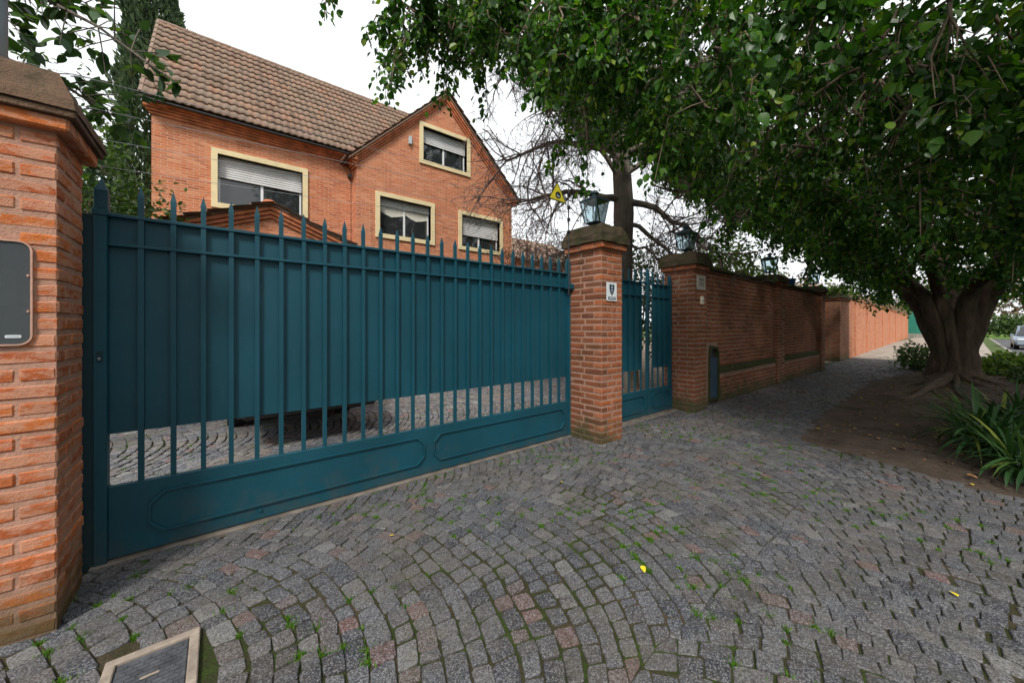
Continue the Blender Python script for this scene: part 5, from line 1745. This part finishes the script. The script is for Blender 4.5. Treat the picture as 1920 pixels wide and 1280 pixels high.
# --- leafy tree hanging over the left pillar ---------------------------------
lt = thing('leafy_tree', 'broad-leaved tree whose branches hang over the left pillar', 'tree')
T0 = np.array([-3.0, 5.2, 0.0])
tr_ = np.array([T0 + np.array([0, 0, -.1]), T0 + np.array([.05, 0, 1.2]), T0 + np.array([0.15, -.05, 2.4]), T0 + np.array([.4, -.15, 3.6]), T0 + np.array([0.6, -.3, 5.0])])
tubes('trunk', [(tr_, np.array([.2, .15, .13, .09, .05]))], 10, 'bark_bare', lt)
BR = [[(-2.6, 5.05, 3.6), (-1.9, 4.7, 3.95), (-1.2, 4.35, 4.0), (-0.7, 4.05, 3.72), (-0.42, 3.88, 3.48), (-0.25, 3.8, 3.36)],
      [(-2.6, 5.05, 3.4), (-2.0, 4.7, 3.55), (-1.5, 4.4, 3.5), (-1.0, 4.25, 3.35), (-0.72, 4.2, 3.18), (-0.55, 4.15, 3.08)],
      [(-2.7, 5.1, 3.2), (-2.1, 4.8, 3.35), (-1.6, 4.6, 3.25), (-1.15, 4.5, 3.05), (-0.85, 4.45, 2.85), (-0.7, 4.4, 2.72)],
      [(-2.6, 5.05, 3.8), (-1.9, 4.7, 4.3), (-1.4, 4.4, 4.25), (-1.0, 4.2, 4.05), (-0.7, 4.1, 3.85)],
      [(-2.6, 5.05, 3.7), (-2.1, 4.6, 4.1), (-1.6, 4.3, 4.0), (-1.25, 4.2, 3.75), (-1.05, 4.1, 3.5)],
      [(-2.7, 5.1, 3.3), (-2.2, 4.6, 3.6), (-1.7, 4.35, 3.6), (-1.35, 4.25, 3.4), (-1.15, 4.2, 3.2)]]
pol, P, D, N, S = [], [], [], [], []
for bi, br in enumerate(BR):
    b_ = np.array(br)
    tt = np.linspace(0, len(b_) - 1, 16)
    C_ = np.stack([np.interp(tt, range(len(b_)), b_[:, k]) for k in range(3)], 1)
    pol.append((C_, np.linspace(0.022, 0.003, 16)))
    for k in range(4, 16):
        dens = 2 if k > 11 else (7 if k > 7 else 11)
        for _ in range(dens if bi else max(1, dens - 2)):
            L_ = rng.uniform(0.12, 0.42) * (1.0 if k < 12 else 0.35)
            q = C_[k] + unit(nr.normal(size=3) * np.array([1, 1, .7]) + np.array([0.35, -.2, -.35])) * L_
            pol.append((np.array([C_[k], (C_[k] + q) / 2 + np.array([0, 0, .02]), q]), np.array([.005, .004, .002])))
            for m in range(rng.choice((2, 3, 3, 4))):
                f_ = rng.uniform(0.3, 1)
                P.append(C_[k] + (q - C_[k]) * f_)
                D.append(unit(q - C_[k]) * 0.8 + nr.normal(size=3) * 0.5 + np.array([0, 0, -.15]))
                N.append(nr.normal(size=3) * 0.45 + np.array([0, 0, 1.0]))
                S.append(rng.uniform(0.075, 0.125))
for lb_ in [q for q in pol if len(q[0]) > 5]:
    tubes('branch', [lb_], 6, 'bark_bare', lt)
tubes('twig', [q for q in pol if len(q[0]) <= 5], 4, 'bark_bare', lt, kind='stuff')
P, D, N, S = np.array(P), np.array(D), np.array(N), np.array(S)
keys = np.argsort([cam_key(p) for p in P])
LV = []
for k in range(3):
    m = one_leaf('broad_leaf_%d' % k, 0.56 + 0.05 * k, 0.08 + 0.05 * k, 0.1 + 0.05 * k)
    m.materials.append(M['leaf_left'])
    LV.append(m)
cr_ = link('crown', leaf_mesh('crown_leaves', P[keys[300:]], D[keys[300:]], N[keys[300:]], S[keys[300:]], 0.58), 'leaf_left', lt, kind='stuff')
k3 = keys[:300]
leaf_objects(cr_, P[k3], D[k3], N[k3], S[k3], 'leaf_left', LV)

# --- shrubs -------------------------------------------------------------------
GS = 'shrubs behind the driveway gate'
shrub('garden_shrub', 'dense green shrub between the gate post and the house corner', 'shrub', (-1.5, 9.0, 0), (-1.5, 9.0, 2.5), (0.85, 0.9, 2.5), 7500, 0.10, 'leaf_shrub', GS, 0.5)
shrub('garden_shrub', 'tall feathery shrub behind the left pillar cap', 'shrub', (-1.75, 7.6, 0), (-1.75, 7.6, 2.6), (0.6, 0.7, 2.3), 5200, 0.09, 'leaf_shrub', GS, 0.7, 0.34)
shrub('wall_shrub', 'bright yellow-green shrub rising over the middle of the garden wall', 'shrub', (13.2, 5.2, 0), (12.8, 5.0, 2.9), (1.7, 1.0, 1.7), 5200, 0.11, 'leaf_bright', 'shrubs behind the garden wall', 0.5)
shrub('wall_shrub', 'green shrub behind the wall near the plaque pillar', 'shrub', (10.2, 6.6, 0), (10.2, 6.6, 2.5), (1.4, 1.2, 1.9), 4000, 0.11, 'leaf_shrub', 'shrubs behind the garden wall', 0.6)
shrub('wall_shrub', 'green shrub behind the far end of the garden wall', 'shrub', (17.0, 5.6, 0), (17.0, 5.6, 2.6), (1.6, 1.2, 1.6), 3600, 0.12, 'leaf_bright', 'shrubs behind the garden wall', 0.6)
shrub('gate_shrub', 'yellow-green shrub seen through the narrow gate', 'shrub', (9.7, 8.6, 0), (9.7, 8.6, 2.1), (1.6, 1.1, 2.1), 4200, 0.11, 'leaf_bright', None, 0.6)
shrub('trunk_shrub', 'low dark shrub left of the fig trunk', 'shrub', (18.4, 1.15, 0), (18.4, 1.1, 0.42), (0.75, 0.55, 0.45), 1500, 0.10, 'leaf_shrub', 'low shrubs by the fig trunk', 0.5)
shrub('trunk_shrub', 'bright low shrub right of the fig trunk', 'shrub', (18.6, -0.75, 0), (18.6, -0.75, 0.30), (0.95, 0.6, 0.36), 2200, 0.11, 'leaf_bright', 'low shrubs by the fig trunk', 0.5)
shrub('trunk_shrub', 'dark low shrub at the kerb right of the fig trunk', 'shrub', (15.9, -1.0, 0), (16.2, -1.0, 0.22), (0.9, 0.32, 0.30), 1300, 0.10, 'leaf_shrub', 'low shrubs by the fig trunk', 0.5)

# background across and along the street
for nm, cat, x, y, w, d_, h_, mt_, n_, lf_, lab in (
        ('street_hedge', 'hedge', 84, -9.5, 1.6, 10.5, 2.9, 'leaf_shrub', 9000, 0.40, 'clipped dark hedge across the bend of the street at the right edge'),
        ('winter_thicket', 'thicket', 76, 14, 9, 4, 6.0, 'leaf_dry', 6000, 0.5, 'pale brown leafless thicket beyond the sunlit wall'),
        ('winter_thicket', 'thicket', 98, 4.0, 4, 6, 8.5, 'leaf_dry', 6000, 0.5, 'hazy brown thicket closing the end of the street'),
        ('winter_thicket', 'thicket', 118, -22, 5, 26, 17, 'leaf_dry', 12000, 0.8, 'brown winter trees far across the street'),
        ('winter_thicket', 'thicket', 48, 11, 12, 3, 5.6, 'leaf_dry', 9000, 0.32, 'brown bare thicket behind the near part of the sunlit wall')):
    shrub(nm, lab, cat, (x, y, -0.2), (x, y, h_ * 0.5), (w, d_, h_ * 0.55), n_, lf_, mt_, None, 0.3)
sheet('verge', rect(74, 140, -60, -1.4), -0.12, 'weed_verge')

# unseen trees added to darken the low sky and show in the window panes
for x, y, w, h_, lab in ((-9, -16, 5.5, 9, 'broad dark unseen tree added across the road left of the gates'), (6.6, -16, 3.8, 19, 'tall dark tree added out of view across the road, mirrored in the left window'), (24, -19, 5.5, 8, 'dark unseen tree added across the road facing the garden wall'), (38, -17, 6.5, 9, 'dark unseen tree added across the road beyond the fig')):
    tr2 = shrub('added_street_tree', lab, 'tree', (x, y, -0.2), (x, y, h_ * 0.58), (w, 3.2, h_ * 0.5), 7000, 0.42, 'leaf_shrub', 'added trees across the street', 0.4)
    BM().lathe([(0.45, -0.25), (0.3, 0.8), (0.24, h_ * 0.5)], (x, y, 0), 12).obj('trunk', 'bark', tr2, smooth=True)

# strap-leaved clumps at the edge of the bed
def strap_plant(x, y, n, h_, label):
    th = thing('strap_plant', label, 'plant', (x, y, 0.0), 'strap-leaved plants in the bed')
    V, Q, T = [], [], []
    base = 0
    for i in range(n):
        a = rng.uniform(0, 6.283)
        L_ = h_ * rng.uniform(0.65, 1.2)
        lean = rng.uniform(0.25, 1.15)
        w = rng.uniform(0.010, 0.017)
        dx, dy = math.cos(a), math.sin(a)
        bx, by = rng.gauss(0, 0.10), rng.gauss(0, 0.10)
        pts = []
        px_, pz = 0.0, 0.0
        an_ = R(84) - lean * 0.3
        for k in range(7):
            pts.append((px_, pz))
            px_ += math.cos(an_) * L_ / 6
            pz += math.sin(an_) * L_ / 6
            an_ -= lean * 0.42
        for k, (r, z_) in enumerate(pts):
            ww = w * (0.75 + 0.5 * math.sin(k / 6 * math.pi)) * (1 if k < 6 else 0.08)
            c_ = (bx + dx * r, by + dy * r, max(z_, 0.02))
            V += [(c_[0] - dy * ww, c_[1] + dx * ww, c_[2] + ww * 0.35), c_, (c_[0] + dy * ww, c_[1] - dx * ww, c_[2] + ww * 0.35)]
        for k in range(6):
            for s in (0, 1):
                Q.append((base + k * 3 + s, base + k * 3 + s + 1, base + k * 3 + s + 4, base + k * 3 + s + 3))
        T += [rng.random()] * 21
        base += 21
    link('blades', np_mesh('blades', np.array(V), quads=np.array(Q), tint=np.array(T), smooth=True), 'strap', th, kind='stuff')
    BM().lathe([(0.13, -0.03), (0.10, 0.05), (0.03, 0.09)], n=9).obj('crown_base', 'soil', th)
    return th


for x, y, n, h_, lab in ((6.05, -0.42, 120, 0.66, 'dark green strap-leaved plant nearest the setts at the right edge'), (6.7, -0.22, 130, 0.78, 'tall strap-leaved plant with arching blades in front of the trunk'), (7.5, -0.12, 110, 0.76, 'strap-leaved plant in the middle of the clump'), (7.1, -0.75, 110, 0.76, 'strap-leaved plant half cut by the right edge'), (8.3, -0.35, 100, 0.78, 'strap-leaved plant nearest the fig trunk'), (6.4, -0.9, 90, 0.7, 'strap-leaved plant on the street side of the clump')):
    strap_plant(x, y, n, h_, lab)

# weeds and moss tufts in the joints
def tufts(name, spots, label, parent=None):
    V, T, tn = [], [], []
    base = 0
    for (x, y, s, k) in spots:
        for i in range(k):
            a = rng.uniform(0, 6.283)
            r = abs(rng.gauss(0, 0.5)) * s
            cx, cy = x + r * math.cos(a) * 1.0, y + r * math.sin(a)
            L_ = rng.uniform(0.012, 0.032)
            b2 = rng.uniform(0, 6.283)
            w = rng.uniform(0.0025, 0.006)
            z_ = lift(cx, cy) - 0.012
            V += [(cx + w * math.cos(b2), cy + w * math.sin(b2), z_), (cx - w * math.cos(b2), cy - w * math.sin(b2), z_), (cx + rng.gauss(0, 0.01), cy + rng.gauss(0, 0.01), z_ + L_)]
            T.append((base, base + 1, base + 2))
            tn += [rng.random()] * 3
            base += 3
    o = link(name, np_mesh(name, np.array(V), tris=np.array(T), tint=np.array(tn)), 'weed', parent, kind='stuff', label=label, cat='weeds')
    return o


spots = []
for q in cells:
    c_ = q.mean(0)
    if c_[0] > 7 or c_[0] < -1:
        continue
    k = mnoise.noise(Vector((c_[0] * 1.1 + 4, c_[1] * 1.1, 2.0)))
    if k > -0.05 and rng.random() < 0.14 + 0.9 * k and c_[1] < 3.2:
        e = q[rng.randrange(4)]
        spots.append((e[0], e[1], rng.uniform(0.015, 0.07), rng.randint(20, 110)))
for _ in range(26):
    spots.append((rng.uniform(-0.4, 3.6), 3.30 + rng.uniform(-.06, .04), 0.03, rng.randint(10, 40)))
tufts('joint_weeds', spots, 'small green weeds growing in the joints of the setts')
spots = [(rng.uniform(-1, 5), rng.uniform(3.8, 8), rng.uniform(0.04, 0.14), rng.randint(20, 60)) for _ in range(170)]
tufts('driveway_weeds', spots, 'green weeds between the driveway setts behind the gate')

# leaf litter and crumbs on the bed and along the walls
n = 1400
lx, ly = nr.uniform(5.8, 18.5, n), nr.uniform(-1.1, 1.45, n)
P = np.column_stack([lx, ly, np.full(n, 0.05)])
ok_ = np.array([in_poly(a, b_, BED) for a, b_ in zip(lx, ly)])
P = P[ok_]
bed_v = np.array([tuple(q.co) for q in bpy.data.objects['planting_bed'].data.vertices])
for k in range(len(P)):
    P[k, 2] = bed_v[np.argmin((bed_v[:, 0] - P[k, 0]) ** 2 + (bed_v[:, 1] - P[k, 1]) ** 2), 2] + 0.012
k = len(P)
litter = link('leaf_litter', leaf_mesh('leaf_litter', P, nr.normal(size=(k, 3)) * np.array([1, 1, 0.15]), nr.normal(size=(k, 3)) * 0.3 + np.array([0, 0, 1.0]), nr.uniform(0.02, 0.065, k)), 'leaf_litter', None, 'dry leaf litter scattered over the soil of the planting bed', 'leaf litter', None, 'stuff')

# fallen leaves
FL = []
for k, mt_ in ((0, 'yellow_leaf'), (1, 'brown_leaf')):
    m = one_leaf('fallen_%d' % k, 0.6, 0.25, 0.15, 5)
    m.materials.append(M[mt_])
    FL.append(m)
for x, y, s, k, lab in ((0.94, 2.56, 0.05, 0, 'yellow leaf on the setts below the driveway gate'), (2.05, 1.27, 0.075, 0, 'bright yellow leaf on mossy setts in the middle foreground'), (2.55, 2.42, 0.06, 0, 'pale yellow leaf on the setts in front of the stained pillar'), (3.17, 0.04, 0.07, 0, 'yellow leaf on the setts at the right edge'), (5.72, 0.02, 0.10, 1, 'brown leaf on the soil by the strap-leaved plants'), (5.5, -0.02, 0.06, 0, 'yellow leaf at the edge of the bed'), (6.6, 1.15, 0.06, 0, 'yellow leaf at the near corner of the planting bed')):
    o = link('fallen_leaf', FL[k], None, None, lab, 'leaf', 'fallen leaves', loc=(x, y, lift(x, y) + 0.014 + (0.03 if x > 5.6 else 0)))
    o.rotation_euler = (rng.uniform(-.3, .3), rng.uniform(-.2, .2), rng.uniform(0, 6.28))
    o.scale = (s * 0.72,) * 3
